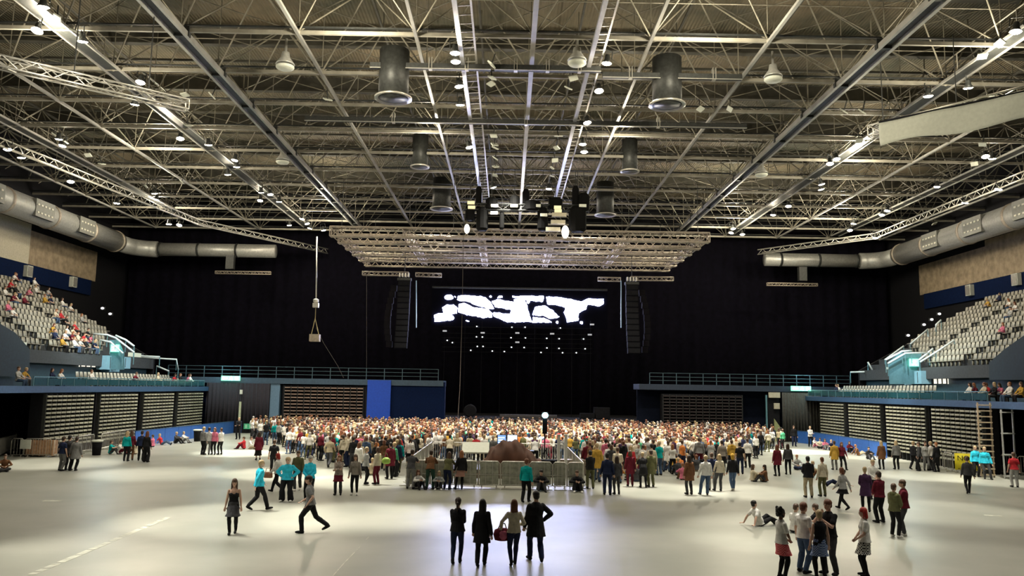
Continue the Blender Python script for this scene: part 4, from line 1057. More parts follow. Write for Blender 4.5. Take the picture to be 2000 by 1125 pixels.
p = at_z(485,846); mb = MB(); mb.box((-.42,-.02,0),(.42,.02,.5)); o = build('green_notice', mb, mat('green_board', (.03,.25,.12), .5, emit=(.1,.6,.3), es=.15, var=0), loc=(p.x,p.y-.12,.38), label='small dark green notice on the navy hoarding at the left door', cat='notice')
mb = MB(); mb.box((-.3,-.03,.08),(-.1,-.02,.42)); mb.box((.1,-.03,.08),(.3,-.02,.42)); build('notice_marks', mb, mat('green_mark', (.3,.6,.4), .5, var=0), o)

def crowd_barrier(a, b_, lab, h=1.1, m_=None, solid=False, foot=True, group=None):
    a = V((*a,0)); b_ = V((*b_,0)); d = (b_-a).normalized(); L = (b_-a).length; nrm = V((-d.y,d.x,0))
    rt = thing('crowd_barrier', lab, 'crowd barrier', a, group=group); m_ = m_ or M_alu
    mb = MB(); z0 = .15
    mb.tube([V((0,0,z0)), V((0,0,h-.1)), d*.1+V((0,0,h)), d*(L-.1)+V((0,0,h)), d*L+V((0,0,h-.1)), d*L+V((0,0,z0)), V((0,0,z0))], .026, 8); fr_ = build('frame', mb, m_, rt, True)
    mb = MB(); n = int(L/.14)
    if solid:
        mb.beam(d*.05+V((0,0,(z0+h)/2)), d*(L-.05)+V((0,0,(z0+h)/2)), .012, h-z0-.06); build('mesh_panel', mb, solid, fr_)
        mb = MB()
        for t in (.33,.66): mb.beam(d*(L*t)+V((0,0,z0))-nrm*.02, d*(L*t)+V((0,0,h))-nrm*.02, .03)
        mb.beam(V((0,0,.62))-nrm*.02, d*L+V((0,0,.62))-nrm*.02, .03); build('stiffener', mb, m_, rt)
    else:
        for i in range(1, n): mb.tube([d*(L*i/n)+V((0,0,z0)), d*(L*i/n)+V((0,0,h))], .009, 5)
        build('bars', mb, m_, fr_)
    if foot:
        for t in (.15,.85):
            mb = MB(); c = d*(L*t); mb.beam(c-nrm*.35+V((0,0,.02)), c+nrm*.35+V((0,0,.02)), .06, .04); mb.beam(c+V((0,0,.02)), c+V((0,0,z0)), .05); build('foot', mb, m_, rt)
    return rt
# mixing-desk enclosure
M_mesh = mat('barrier_mesh', (.42,.42,.33), .45, .25, var=.35, scale=5)
FY = 37.5
fx = [xe(p_, FY) for p_ in (800,846,893,938,980,1035,1080,1108,1140)]
for i in range(8):
    crowd_barrier((fx[i]+.02,FY), (fx[i+1]-.02,FY), 'tall mesh crowd barrier at the front of the mixing desk, %s from the left' % ORD[i], 1.22, M_alu, solid=M_mesh, group='barriers before the mixing desk')
    mb = MB(); mb.box((fx[i]+.03,FY-.32,0),(fx[i+1]-.03,FY-.02,.03)); build('base_plate', mb, M_alu, [o for o in SC.objects if o.name.startswith('crowd_barrier') and o.parent is None][-1], loc=(-fx[i],-FY,0))
for i in range(6):
    y0 = FY+.1+i*2.1
    crowd_barrier((fx[0],y0), (fx[0],y0+2.05), 'mesh crowd barrier on the left side of the mixing desk, %s from the front' % ORD[i], 1.2, M_alu, group='left side barriers of the mixing desk')
    crowd_barrier((fx[8],y0), (fx[8],y0+2.05), 'mesh crowd barrier on the right side of the mixing desk, %s from the front' % ORD[i], 1.2, M_alu, group='right side barriers of the mixing desk')
for i in range(4):
    x0 = fx[0]+.1+i*2.02
    crowd_barrier((x0,50.0), (x0+1.98,50.0), 'white crowd barrier behind the mixing desk, %s from the left' % ORD[i], 1.2, mat('white_rail', (.75,.74,.7), .4, var=.05), group='rear barriers of the mixing desk')
# desk, tarp, screens, platform
mb = MB(); mb.box((xe(868,44),42.4,0),(xe(1110,44),47.5,.35)); build('desk_platform', mb, M_dark, label='low dark platform of the mixing desk inside the barriers', cat='platform')
rt = thing('mixing_desk', 'long mixing desk with white top edge inside the mesh barriers', 'desk', (xe(932,43.5),43.6,.35))
mb = MB(); mb.box((-.8,-.5,.75),(.8,.5,.82)); build('table_top', mb, M_white, rt)
mb = MB(); mb.prism([(-.5,.82),(.5,.82),(.5,1.25),(.3,1.3)], lambda u, v: (-.72,u,v), lambda u, v: (.72,u,v)); build('console', mb, M_white, rt)
for x in (-.7,.7): mb = MB(); mb.box((x-.03,-.45,0),(x+.03,.45,.75)); build('leg', mb, M_dark, rt)
rt = thing('covered_equipment', 'equipment rack under a draped brown cloth inside the mesh barriers', 'covered equipment', (0,0,0))
def tarp():
    mb = MB(); Y = 40.5; x0, x1 = xe(934,Y), xe(1076,Y); nx, ny = 60, 16
    def hgt(t, v):
        k = [(0,.0),(.12,.5),(.22,.85),(.35,1.0),(.5,1.03),(.62,.95),(.72,.72),(.85,.5),(.95,.25),(1,.0)]
        for (a_, h0), (b2, h1) in zip(k, k[1:]):
            if t <= b2: e = (t-a_)/(b2-a_); h_ = h0+(h1-h0)*(e*e*(3-2*e)); break
        fold = .085*math.sin(t*34+2*math.sin(v*3))+.045*math.sin(t*71+v*4)
        prof = min(1, max(0, math.sin(PI*min(1,max(0,v)))**.4))
        return max(.02, (1.2*h_*1.42+.12)*prof+fold*(1-.4*prof))
    for i in range(nx+1):
        for j in range(ny+1):
            t, v = i/nx, j/ny; z = hgt(t, v); mb.v.append((x0+(x1-x0)*t+.05*math.sin(v*20+t*9), Y+1.0+1.9*v+.08*math.sin(t*30), z))
    for i in range(nx):
        for j in range(ny):
            a_ = i*(ny+1)+j; mb.face((a_, a_+ny+1, a_+ny+2, a_+1))
    o = len(mb.v)
    per = [i*(ny+1) for i in range(nx+1)]+[nx*(ny+1)+j for j in range(1,ny+1)]+[i*(ny+1)+ny for i in range(nx-1,-1,-1)]+[j for j in range(ny-1,0,-1)]
    for q in per: v = mb.v[q]; mb.v.append((v[0], v[1], 0))
    n = len(per)
    for i in range(n): mb.face((per[i], per[(i+1)%n], o+(i+1)%n, o+i))
    mb.face([o+i for i in range(n)])
    return mb
build('brown_cloth', tarp(), mat('brown_cloth', (.075,.024,.009), .75, var=.25, scale=1.6, bump=.2), rt, True)
for i, (px0, px1, c) in enumerate(((971,989,'left, dark blue picture'),(990,1011,'right, bright blue picture'))):
    a_ = at_y(px0, 867, 46); b2 = at_y(px1, 849, 46)
    rt = thing('monitor', 'small lit computer monitor on the mixing desk, ' + c, 'monitor', ((a_.x+b2.x)/2, 46, .35))
    w_ = (b2.x-a_.x)/2; mb = MB(); mb.box((-w_,0,a_.z-.35),(w_,.05,b2.z-.35)); cs_ = build('case', mb, M_black, rt)
    mb = MB(); mb.box((-w_+.03,-.01,a_.z-.32),(w_-.03,0,b2.z-.38)); build('lit_screen', mb, mat('monitor_blue_%d' % i, (.1,.2,.5), emit=(.25,.45,1) if i == 0 else (.5,.7,1), es=1.0 if i == 0 else 2.2, var=0), cs_)
    mb = MB()
    for k in range(3): mb.box((-w_+.06,-.02,a_.z-.28+k*.13),(w_*(.2+.2*((k*7)%3)),-.01,a_.z-.24+k*.13))
    build('screen_bars', mb, mat('monitor_white', (1,1,1), emit=(.9,.95,1), es=2.5, var=0), rt)
    mb = MB(); mb.box((-.04,.02,0),(.04,.05,a_.z-.35)); mb.box((-.15,-.1,0),(.15,.15,.02)); build('stand', mb, M_black, rt)
# desk surface under monitors
rt = thing('side_table', 'dark table holding the two monitors by the mixing desk', 'table', (xe(990,46),46.2,.35))
mb = MB(); mb.box((-1.2,-.4,.68),(1.6,.4,.72)); build('table_top', mb, M_dark, rt)
for x in (-1.1,1.5): mb = MB(); mb.box((x-.03,-.35,0),(x+.03,.35,.68)); build('leg', mb, M_dark, rt)
# white uprights and lower shelves
for k, px in enumerate((1092,1106)):
    a_ = at_y(px, 849, 42); rt = thing('white_post', 'tall white post inside the mixing desk barriers, %s' % ('left one' if k == 0 else 'right one'), 'post', (a_.x,42.2,0))
    mb = MB(); mb.box((-.075,-.075,.0),(.075,.075,a_.z-.05)); build('shaft', mb, mat('white_rail', (.75,.74,.7)), rt); mb = MB(); mb.box((-.1,-.1,a_.z-.05),(.1,.1,a_.z)); build('cap', mb, M_white, rt)
for k, (px, py, w_, h_) in enumerate(((1062,880,.9,.5),(1125,878,.8,.8))):
    a_ = at_y(px, py+16, 41.2); mb = MB(); mb.box((-w_,-.3,0),(w_,.3,h_)); mb.box((-w_+.05,-.33,.1),(w_-.05,-.3,h_-.08)); build('flight_case', mb, M_black if k == 0 else M_alumat, loc=(a_.x,43+1.2*0 if k == 0 else 44,.0 if k else .35), label='%s flight case beside the white posts' % ('low black' if k == 0 else 'worn grey'), cat='flight case')
# followspot tripod with cyan lamp
p = at_y(1067, 811, 47); rt = thing('lamp_stand', 'black lamp stand with a glowing cyan lamp behind the mixing desk', 'lamp stand', (p.x,48.6,0)); pz = at_y(1067,811,48.6).z
mb = MB(); mb.tube([(0,0,.5),(0,0,pz-.15)], .035, 8); build('pole', mb, M_black, rt, True)
for k in range(3):
    a_ = k*2.09; mb = MB(); mb.tube([(0,0,1.0),(.5*math.cos(a_),.5*math.sin(a_),.02)], .025, 6); build('leg', mb, M_black, rt)
mb = MB(); mb.lathe([(.1,-.15),(.2,-.1),(.22,.15),(.15,.2)], (0,0,pz), 14); mb.box((-.14,-.1,pz-1.1),(.14,.1,pz-.2)); build('lamp_body', mb, M_black, rt)
mb = MB(); mb.ball((0,-.2,pz), .19,.09,.17); build('lens', mb, mat('cyan_lamp', (.5,1,1), emit=(.3,.9,1), es=9, var=0), rt, True)

# left barriers, crate, bins
LB = [((-30,905),(30,880)),((46,893),(98,893)),((20,893),(44,893)),((104,893),(150,888)),((150,887),(182,881)),((196,880),(232,872)),((232,872),(262,867))]
for i, ((ax, ay), (bx_, by_)) in enumerate(LB):
    crowd_barrier(at_z(ax,ay)[:2], at_z(bx_,by_)[:2], 'steel crowd barrier at the left edge of the floor, %s counting from the left' % ORD[i], 1.1, M_alu, group='barriers at the left edge')
p = at_z(74,893); rt = thing('wooden_crate', 'brown wooden crate behind the barriers on the left edge', 'crate', (p.x,p.y+.34,0))
mb = MB(); mb.box((-.85,-.2,.1),(.85,.2,1.0)); build('box_body', mb, mat('crate_wood', (.42,.24,.13), .7, var=.3), rt)
mb = MB()
for x in (-.8,-.4,0,.4,.8): mb.box((x-.04,-.23,.08),(x+.04,-.2,1.02))
build('battens', mb, mat('crate_batten', (.5,.32,.2), .7), rt)
p = at_z(50,893); mb = MB(); mb.box((-.32,-.02,0),(.32,.02,.55)); o = build('white_notice', mb, M_white, loc=(p.x,p.y-.12,.5), label='blank white notice on the barrier at the left edge', cat='notice')
for px, py, nm in ((188,889,'left edge barriers'),(385,862,'blue hoarding on the left')):
    p = at_z(px, py); rt = thing('litter_bin', 'dark litter bin with pale rim by the ' + nm, 'bin', (p.x,p.y,0))
    mb = MB(); mb.lathe([(.24,0),(.3,.85),(.27,.9)], n=16); build('bin_body', mb, M_black, rt, True)
    mb = MB(); mb.lathe([(.31,.82),(.35,.86),(.35,.92),(.26,.94),(.1,.95)], n=16); build('rim', mb, M_white, rt, True)
# right barriers with yellow banner
RB = [((1790,912),(1842,916)),((1845,918),(1862,922)),((1862,922),(1904,925)),((1904,925),(1946,926)),((1946,926),(1990,928)),((1990,928),(2035,932))]
for i, ((ax, ay), (bx_, by_)) in enumerate(RB):
    crowd_barrier(at_z(ax,ay)[:2], at_z(bx_,by_)[:2], 'steel crowd barrier at the right edge of the floor, %s counting from the left' % ORD[i], 1.1, M_alu, group='barriers at the right edge')
a_ = at_z(1862,922); b2 = at_z(1944,926); d = (b2-a_); Lw = d.length; ang = math.atan2(d.y, d.x)
rt = thing('yellow_banner', 'bright yellow warning banner with black letters hung on the right barriers', 'banner', (a_.x-.05,a_.y-.3,0), ang)
mb = MB(); n = 24
for k in (0,1):
    for i in range(n+1):
        x = Lw*i/n; y = .02*math.sin(i*.9)-.02+k*.012; mb.v += [(x,y,.16+.02*math.sin(i*.5)),(x,y-.01,.6),(x,y,1.14)]
N = (n+1)*3
for i in range(n):
    for j in (0,1):
        q = i*3+j; mb.face((q,q+3,q+4,q+1)); mb.face((N+q,N+q+1,N+q+4,N+q+3))
    mb.face((i*3,N+i*3,N+i*3+3,i*3+3)); mb.face((i*3+2,i*3+5,N+i*3+5,N+i*3+2))
build('cloth', mb, mat('banner_yellow', (.85,.72,.02), .6, var=.05), rt, True)
def text(s, size, loc, parent, m_, name='lettering', rz=0):
    c = bpy.data.curves.new('t', 'FONT'); c.body = s; c.size = size; c.extrude = .006; o = bpy.data.objects.new('t', c); COL.objects.link(o)
    dg = bpy.context.evaluated_depsgraph_get(); me = bpy.data.meshes.new_from_object(o.evaluated_get(dg)); bpy.data.objects.remove(o)
    me.materials.clear(); q = link(name, me, m_, parent, loc); q.rotation_euler = (PI/2,0,rz); return q
text('NO', .42, (.12,-.08,.72), rt, M_black); text('D', .36, (.4,-.08,.34), rt, M_black)
mb = MB()
for i in range(14): mb.box((.15+i*.165,-.075,.23),(.15+i*.165+.1,-.06,.26))
build('small_print', mb, M_black, rt)
# access ladder and scaffold
p = at_z(1914,905); 
def ladder(lab, px0, px1, ptop, pbot, X, n, m_):
    Y = X*F/(((px0+px1)/2)-990); a_ = at_y(px0, pbot, Y); b2 = at_y(px1, pbot, Y); t_ = at_y(px0, ptop, Y)
    rt = thing('access_ladder', lab, 'ladder', (a_.x, Y, 0)); w_ = b2.x-a_.x
    for x in (0, w_): mb = MB(); mb.beam((x,0,0),(x,0,t_.z), .07); build('stile', mb, m_, rt)
    for i in range(n): mb = MB(); z = .15+(t_.z-.3)*i/(n-1); mb.box((0,-.15,z-.03),(w_,.15,z+.03)); build('rung', mb, m_, rt)
ladder('pale wooden open stair frame at the near end of the right folded seats', 1915,1940,786,900,27.6,13, mat('tan_wood', (.42,.33,.22), .6))
ladder('grey steel scaffold frame at the far right below the balcony', 1961,1983,800,905,28.5,4, M_galv)
# floor marks
def mark(lab, pts, w_, grp=None):
    mb = MB()
    for (ax, ay), (bx_, by_) in pts:
        a_, b2 = at_z(ax,ay), at_z(bx_,by_); mb.beam((a_.x,a_.y,.003), (b2.x,b2.y,.003), w_, .004)
    build('floor_tape', mb, mat('worn_tape', (.48,.48,.4), .5, var=.3, scale=3), label=lab, cat='floor marking', group=grp)
rr = random.Random(3); segs = []; A_ = (62,1122); B_ = (330,1010); t = 0
while t < 1:
    l = rr.uniform(.02,.09); f = lambda q: (A_[0]+(B_[0]-A_[0])*q, A_[1]+(B_[1]-A_[1])*q); segs.append((f(t), f(min(1,t+l)))); t += l+rr.uniform(-.01,.03)
mark('broken worn pale tape line on the floor at the lower left', segs, .2)
mark('thin pale dashed line on the floor left of the dark-dressed group', [((650,1125),(672,1100)),((672,1100),(703,1068)),((715,1054),(721,1048))], .025)
mark('short pale floor mark at the left', [((85,978),(120,978))], .3)
mark('short pale floor mark at the far right', [((1922,1006),(1956,1008))], .25)
mark('short pale floor mark between the seated pair and the couple', [((1638,1002),(1668,1004))], .3)

# dark vomitory walls cutting into the tiers
for nm, q in (('left',[(-40,600),(0,632),(30,650),(58,682),(58,735),(-40,735)]),('right',[(2045,625),(2000,655),(1962,682),(1932,708),(1932,742),(2045,742)])):
    s = -1 if nm == 'left' else 1
    mb = MB(); mb.prism(q, lambda u, v: tuple(at_x(u,v,s*32.7)), lambda u, v: tuple(at_x(u,v,s*32.7)+V((s*.25,0,0))))
    build('vomitory_wall', mb, mat('vomitory_dark', (.008,.02,.03), .7, var=.2), label='dark sloping entrance wall at the outer edge of the %s raked tier' % nm, cat='wall panel')
# ------------------------------------------------------------------ hand-placed people
def chk(name, c1, c2, sc=34):
    if name in MATS: return MATS[name]
    m = bpy.data.materials.new(name); m.use_nodes = True; nt = m.node_tree; b = nt.nodes['Principled BSDF']; b.inputs['Roughness'].default_value = .85
    t = nt.nodes.new('ShaderNodeTexChecker'); t.inputs['Scale'].default_value = sc; t.inputs['Color1'].default_value = (*c1,1); t.inputs['Color2'].default_value = (*c2,1)
    tc = nt.nodes.new('ShaderNodeTexCoord'); mp = nt.nodes.new('ShaderNodeMapping'); mp.inputs['Rotation'].default_value = (.0,.0,.78)
    nt.links.new(tc.outputs['Object'], mp.inputs['Vector']); nt.links.new(mp.outputs['Vector'], t.inputs['Vector']); nt.links.new(t.outputs['Color'], b.inputs['Base Color'])
    MATS[name] = m; return m
RED_PL = chk('red_plaid', (.55,.03,.05), (.8,.25,.25)); BLU_PL = chk('blue_plaid', (.03,.06,.25), (.35,.45,.6)); BW_CH = chk('black_white_check', (.02,.02,.02), (.75,.73,.68), 26)
GREY_PL = chk('grey_plaid', (.1,.09,.08), (.4,.34,.28)); FLORAL = chk('floral', (.2,.1,.07), (.65,.35,.28)); PATT = chk('patterned_top', (.5,.4,.33), (.2,.15,.13), 30)
def P(px, py, yaw, pose, label, **k):
    q = at_z(px, py) if py != 'bar' else at_y(px, 950, 36.92)
    if py == 'bar': py = 950
    k.setdefault('near', py > 925); z = 0
    return person(q.x, q.y, z, yaw, pose, label, **k)
# four seen from behind, centre foreground
P(892,1101,5,'step_folded','woman in dark jacket and navy leggings, leftmost of four walking away at the front', top=('jacket','black'), legs=('leggings','navy'), hair=('pony','dark brown'), h=1.7, fem=True)
P(940,1106,8,'step','person in long loose black coat, second from left of four at the front', top=('coat','black'), legs=('trousers','black'), hair=('long','black'), h=1.7, fem=True)
P(1003,1104,-8,'step_carry','woman in cream jumper with long auburn hair holding a red bag', top=('long','cream'), legs=('leggings','navy'), hair=('long','auburn'), h=1.68, fem=True)
P(1046,1096,-12,'hip_one','tall person in black jacket with hand on hip, right end of the front four', top=('coat','black'), legs=('trousers','navy'), hair=('short','black'), h=1.84)
# bag held by her side
q = at_z(989,1104); rt = thing('shoulder_bag', 'dark red bag held by the woman in the cream jumper', 'bag', (q.x-.12,q.y+.12,.62))
mb = MB(); mb.rings([(V((0,0,z)), V((a,0,0)), V((0,b_,0))) for z, a, b_ in ((-.02,.12,.08),(0,.2,.12),(.14,.24,.14),(.26,.2,.1),(.3,.1,.05))], 16); build('bag_body', mb, cloth('maroon'), rt, True)
mb = MB(); mb.rings([(V((.02,-.1,z)), V((a,0,0)), V((0,b_,0))) for z, a, b_ in ((.02,.06,.03),(.1,.12,.05),(.2,.1,.05),(.25,.05,.03))], 12); build('bag_pocket', mb, cloth('pink'), rt, True)
mb = MB(); mb.tube([(-.12,0,.25),(-.06,0,.4),(.06,0,.42),(.12,0,.26)], .015, 6); build('strap', mb, cloth('black'), rt, True)
# left middle
P(453,1043,170,'step','woman in black strapless top and full dark skirt with long brown hair', top=('strapless','black'), legs=('skirt','charcoal'), under='black', hair=('long','brown'), h=1.68, fem=True)
P(604,1041,-95,'stride','person in grey t-shirt and black trousers striding left', top=('tee','grey'), legs=('trousers','black'), hair=('short','dark brown'), h=1.8)
P(503,997,55,'walk','steward in cyan jacket and blond cap-like hair walking away left', top=('jacket','cyan'), legs=('trousers','black'), hair=('short','blond'), h=1.82)
P(559,980,180,'hips','stout steward in cyan jacket with hands on hips', top=('jacket','cyan'), legs=('wide','black'), hair=('short','blond'), h=1.72, girth=1.15, shoes='white')
P(603,978,180,'front','steward in pale cyan shirt with hands clasped in front', top=('long','cyan'), legs=('trousers','black'), hair=('short','grey'), h=1.76)
P(541,962,-80,'walk','red-haired woman in white jacket walking left with a tan handbag', top=('jacket','white'), legs=('trousers','black'), hair=('bob','red'), h=1.66, fem=True)
P(580,958,180,'step','person in olive jacket and white trainers behind the cyan stewards', top=('jacket','olive'), legs=('trousers','charcoal'), hair=('short','brown'), shoes='white')
P(533,925,0,'stand','person in black t-shirt standing with back turned left of the crowd', top=('tee','black'), legs=('trousers','black'), hair=('short','brown'), near=True)
P(660,967,180,'folded','ginger woman in patterned top with a burgundy shirt tied round the waist', top=('long','beige'), topm=PATT, legs=('trousers','charcoal'), hair=('long','ginger'), wrap=cloth('maroon'), fem=True, h=1.66)
P(692,967,180,'stand','woman in patterned grey top, black leggings and white trainers', top=('long','light grey'), topm=GREY_PL, legs=('leggings','black'), hair=('long','brown'), shoes='white', fem=True, h=1.68)
P(713,946,60,'contra','person in bulky pale top and dark leggings facing a friend with a green bag', top=('jacket','light grey'), legs=('leggings','black'), hair=('short','blond'), fem=True)
P(736,946,-60,'stand','person in cream top and burgundy trousers with a lime green bag', top=('long','cream'), legs=('trousers','maroon'), hair=('bob','brown'), fem=True)
q = at_z(741,946); rt = thing('shoulder_bag', 'lime green bag carried by the person in burgundy trousers', 'bag', (q.x+.28,q.y,.95))
mb = MB(); mb.rings([(V((0,0,z)), V((a,0,0)), V((0,b_,0))) for z, a, b_ in ((0,.12,.1),(.05,.2,.13),(.22,.19,.13),(.3,.08,.06))], 14); build('bag_body', mb, mat('lime_bag', (.35,.55,.1), .6), rt, True)
mb = MB(); mb.tube([(-.1,0,.28),(-.12,0,.5),(.0,0,.5),(.1,0,.28)], .015, 6); build('strap', mb, cloth('olive'), rt, True)
q = at_z(530,962); rt = thing('handbag', 'tan handbag swinging beside the woman in the white jacket', 'bag', (q.x-.15,q.y-.1,.62))
mb = MB(); mb.rings([(V((0,0,z)), V((a,0,0)), V((0,b_,0))) for z, a, b_ in ((0,.16,.05),(.03,.2,.07),(.2,.19,.07),(.25,.14,.04))], 14); build('bag_body', mb, mat('tan_leather', (.45,.2,.1), .5), rt, True)
mb = MB(); mb.tube([(-.12,0,.22),(-.08,0,.4),(.08,0,.4),(.12,0,.22)], .013, 6); build('handle', mb, mat('tan_leather', (.45,.2,.1)), rt, True)
P(1027,981,20,'step','steward in teal shirt walking past the mesh barrier', top=('long','teal'), legs=('trousers','black'), hair=('short','auburn'), h=1.74)
P(1057,'bar',180,'floor','person in black sitting against the mesh barrier right of the teal steward', top=('hood','black'), legs=('trousers','charcoal'), hair=('short','black'))
P(1127,'bar',180,'floor','person in black with pale shirt front sitting at the barrier corner', top=('jacket','black'), legs=('trousers','black'), hair=('short','brown'), shoes='white')
P(802,'bar',5,'lean','person in black t-shirt and grey jeans leaning on the barrier', top=('tee','charcoal'), legs=('trousers','grey'), hair=('short','dark brown'), h=1.78)
P(840,'bar',0,'lean','person in brown shirt and dark green jeans leaning on the barrier', top=('long','brown'), legs=('trousers','dark green'), hair=('short','dark brown'), h=1.76)
P(874,'bar',15,'lean','person in mustard top and navy jeans leaning on the barrier', top=('long','olive'), legs=('trousers','navy'), hair=('long','brown'), fem=True, h=1.7)
P(899,'bar',-20,'contra','orange-haired woman in black jacket, floral skirt and black boots', top=('jacket','black'), legs=('skirt','beige'), legm=FLORAL, under='black', hair=('long','ginger'), fem=True, h=1.74, boot=True)
P(857,'bar',180,'floor','small blond person in grey sitting before the barrier', top=('long','light grey'), legs=('trousers','black'), hair=('long','blond'), fem=True, h=1.5, shoes='white')
P(817,'bar',150,'floor','person in white sitting at the foot of the barrier corner', top=('jacket','white'), legs=('trousers','black'), hair=('long','auburn'), fem=True, h=1.55)
# right of the desk
R_ = [
 (1153,955,0,'folded','person in black top and olive trousers right of the mixing desk barrier',('long','black'),('trousers','olive'),('short','black'),1.74,False),
 (1186,967,10,'stand','tall person in navy jumper and navy jeans facing away by the crowd',('long','navy'),('trousers','navy'),('short','black'),1.8,False),
 (1205,966,-15,'stand','person in maroon-black top standing close to the tall navy one',('long','charcoal'),('leggings','charcoal'),('long','dark brown'),1.66,True),
 (1231,950,0,'stand','person in long deep pink coat and maroon trousers facing the stage',('coat','maroon'),('trousers','maroon'),('bob','brown'),1.68,True),
 (1256,952,0,'lean','person in black jacket bending over a table edge',('coat','black'),('leggings','black'),('short','blond'),1.68,True),
 (1272,951,-15,'stand','person in olive coat and olive trousers beside the bending one',('coat','olive'),('trousers','olive'),('short','dark brown'),1.72,False),
 (1333,937,0,'floor','person in pink top sitting alone on the floor, back turned',('long','pink'),('trousers','brown'),('short','ginger'),1.62,True),
 (1347,966,-20,'stand','person in long brown coat and dark trousers at the crowd edge',('coat','brown'),('trousers','charcoal'),('long','dark brown'),1.72,True),
 (1378,967,0,'contra','person in white top and blue jeans with a pale cap of hair',('long','white'),('trousers','blue denim'),('short','blond'),1.74,False),
 (1391,958,5,'stand','person in navy waistcoat-like top and grey trousers behind the white one',('long','navy'),('trousers','grey'),('short','brown'),1.72,False),
 (1405,959,-10,'contra','person in cream jumper and dark grey jeans facing away',('long','cream'),('trousers','charcoal'),('bob','blond'),1.68,True),
 (1432,958,0,'step','person in black coat with mustard hood and faded jeans',('jacket','black'),('trousers','blue denim'),('hooded','mustard'),1.7,True),
 (1411,922,0,'stand','person in brown plaid shirt standing in the loose crowd edge',('long','brown'),('trousers','black'),('short','dark brown'),1.78,False),
 (1430,918,0,'stand','person in mustard jumper seen from behind',('hood','mustard'),('trousers','black'),('short','brown'),1.74,False),
 (1446,926,15,'stand','person in black t-shirt and navy trousers reaching right',('tee','black'),('trousers','navy'),('short','black'),1.74,False),
 (1461,914,0,'stand','person with white shoulders and dark backpack-like vest',('long','white'),('trousers','black'),('short','brown'),1.76,False),
 (1473,940,90,'floor','person in cream sitting on the floor, left of a pair',('long','cream'),('trousers','beige'),('long','brown'),1.6,True),
 (1492,941,-80,'floor','long-haired person in dark brown sitting, right of a pair',('long','brown'),('trousers','charcoal'),('long','dark brown'),1.6,True),
 (1519,930,-10,'stand','person in long maroon coat and black leggings at the right crowd edge',('coat','maroon'),('leggings','black'),('long','auburn'),1.7,True),
 (1540,927,10,'stand','person in grey-black jacket and black leggings next to the maroon coat',('jacket','charcoal'),('leggings','black'),('long','dark brown'),1.7,True),
 (1557,917,180,'cross','person in pale top sitting on the floor right of the crowd',('long','light grey'),('trousers','navy'),('short','ginger'),1.62,False),
 (1580,972,5,'front','person in black hoodie and beige trousers facing away on the right',('hood','black'),('trousers','beige'),('short','black'),1.78,False),
 (1608,970,-10,'stand','person in cream jumper and sage trousers left of the walking woman',('long','cream'),('trousers','olive'),('short','auburn'),1.72,True),
 (1648,996,-30,'walk','auburn woman in pale top and black skirt walking on the right',('long','light grey'),('mini','black'),('bob','auburn'),1.66,True),
 (1692,1000,20,'front','blonde woman in dark purple coat and black tights',('coat','purple'),('leggings','black'),('bun','blond'),1.72,True),
 (1707,975,180,'front','blond person in white behind the purple coat',('long','white'),('trousers','black'),('short','blond'),1.7,False),
 (1720,1021,-20,'front','person in maroon shirt and black trousers seen from behind',('long','maroon'),('trousers','black'),('short','dark brown'),1.8,False),
 (1749,1050,60,'front','person in olive hoodie and black jeans with white shoes, left of a close pair',('hood','olive'),('trousers','black'),('short','brown'),1.7,True),
 (1768,1046,-70,'folded','person in burgundy jacket and white shoes, right of a close pair',('jacket','maroon'),('trousers','charcoal'),('short','brown'),1.78,False),
 (1484,1027,70,'recline','person in white reclining on straight arms on the floor',('tee','white'),('trousers','black'),('short','black'),1.68,False),
 (1556,1040,60,'cross','person in white t-shirt sitting behind the standing group, left one',('tee','white'),('trousers','charcoal'),('short','brown'),1.72,False),
 (1594,1040,-40,'cross','person in black sitting behind the standing group, right one',('tee','black'),('trousers','black'),('short','brown'),1.72,False),
 (1528,1131,75,'front','dark curly-haired person in white top with red plaid shirt round the waist',('tee','white'),('leggings','black'),('curly','black'),1.7,True),
 (1570,1120,60,'contra','brown-haired person in white t-shirt and dark jeans wearing glasses',('tee','white'),('trousers','blue denim'),('short','auburn'),1.78,False),
 (1604,1133,-5,'stand','blonde person in black vest over white with blue plaid shirt round the waist',('vest','black'),('leggings','black'),('bun','blond'),1.68,True),
 (1622,1122,-120,'mouth','person in black t-shirt raising a hand to the mouth behind the blonde',('tee','black'),('trousers','charcoal'),('short','auburn'),1.86,False),
 (1692,1127,-80,'front','red-haired woman in white top with black and white checked skirt',('tee','white'),('skirt','black'),('bob','red'),1.7,True),
]
WH = {1749:'white',1768:'white',1378:'charcoal',1432:'light grey'}
for (px, py, yaw, pose, lab, top, legs, hair, h, fem) in R_:
    k = dict(top=top, legs=legs, hair=hair, h=h, fem=fem, shoes=WH.get(px,'black'))
    if px == 1528: k['wrap'] = RED_PL; k['skin'] = 3
    if px == 1604: k['wrap'] = BLU_PL
    if px == 1692 and py > 1100: k['legm'] = BW_CH; k['under'] = 'black'
    if px == 1648: k['under'] = 'black'
    if px == 1411: k['topm'] = GREY_PL
    P(px, py, yaw, pose, lab, **k)
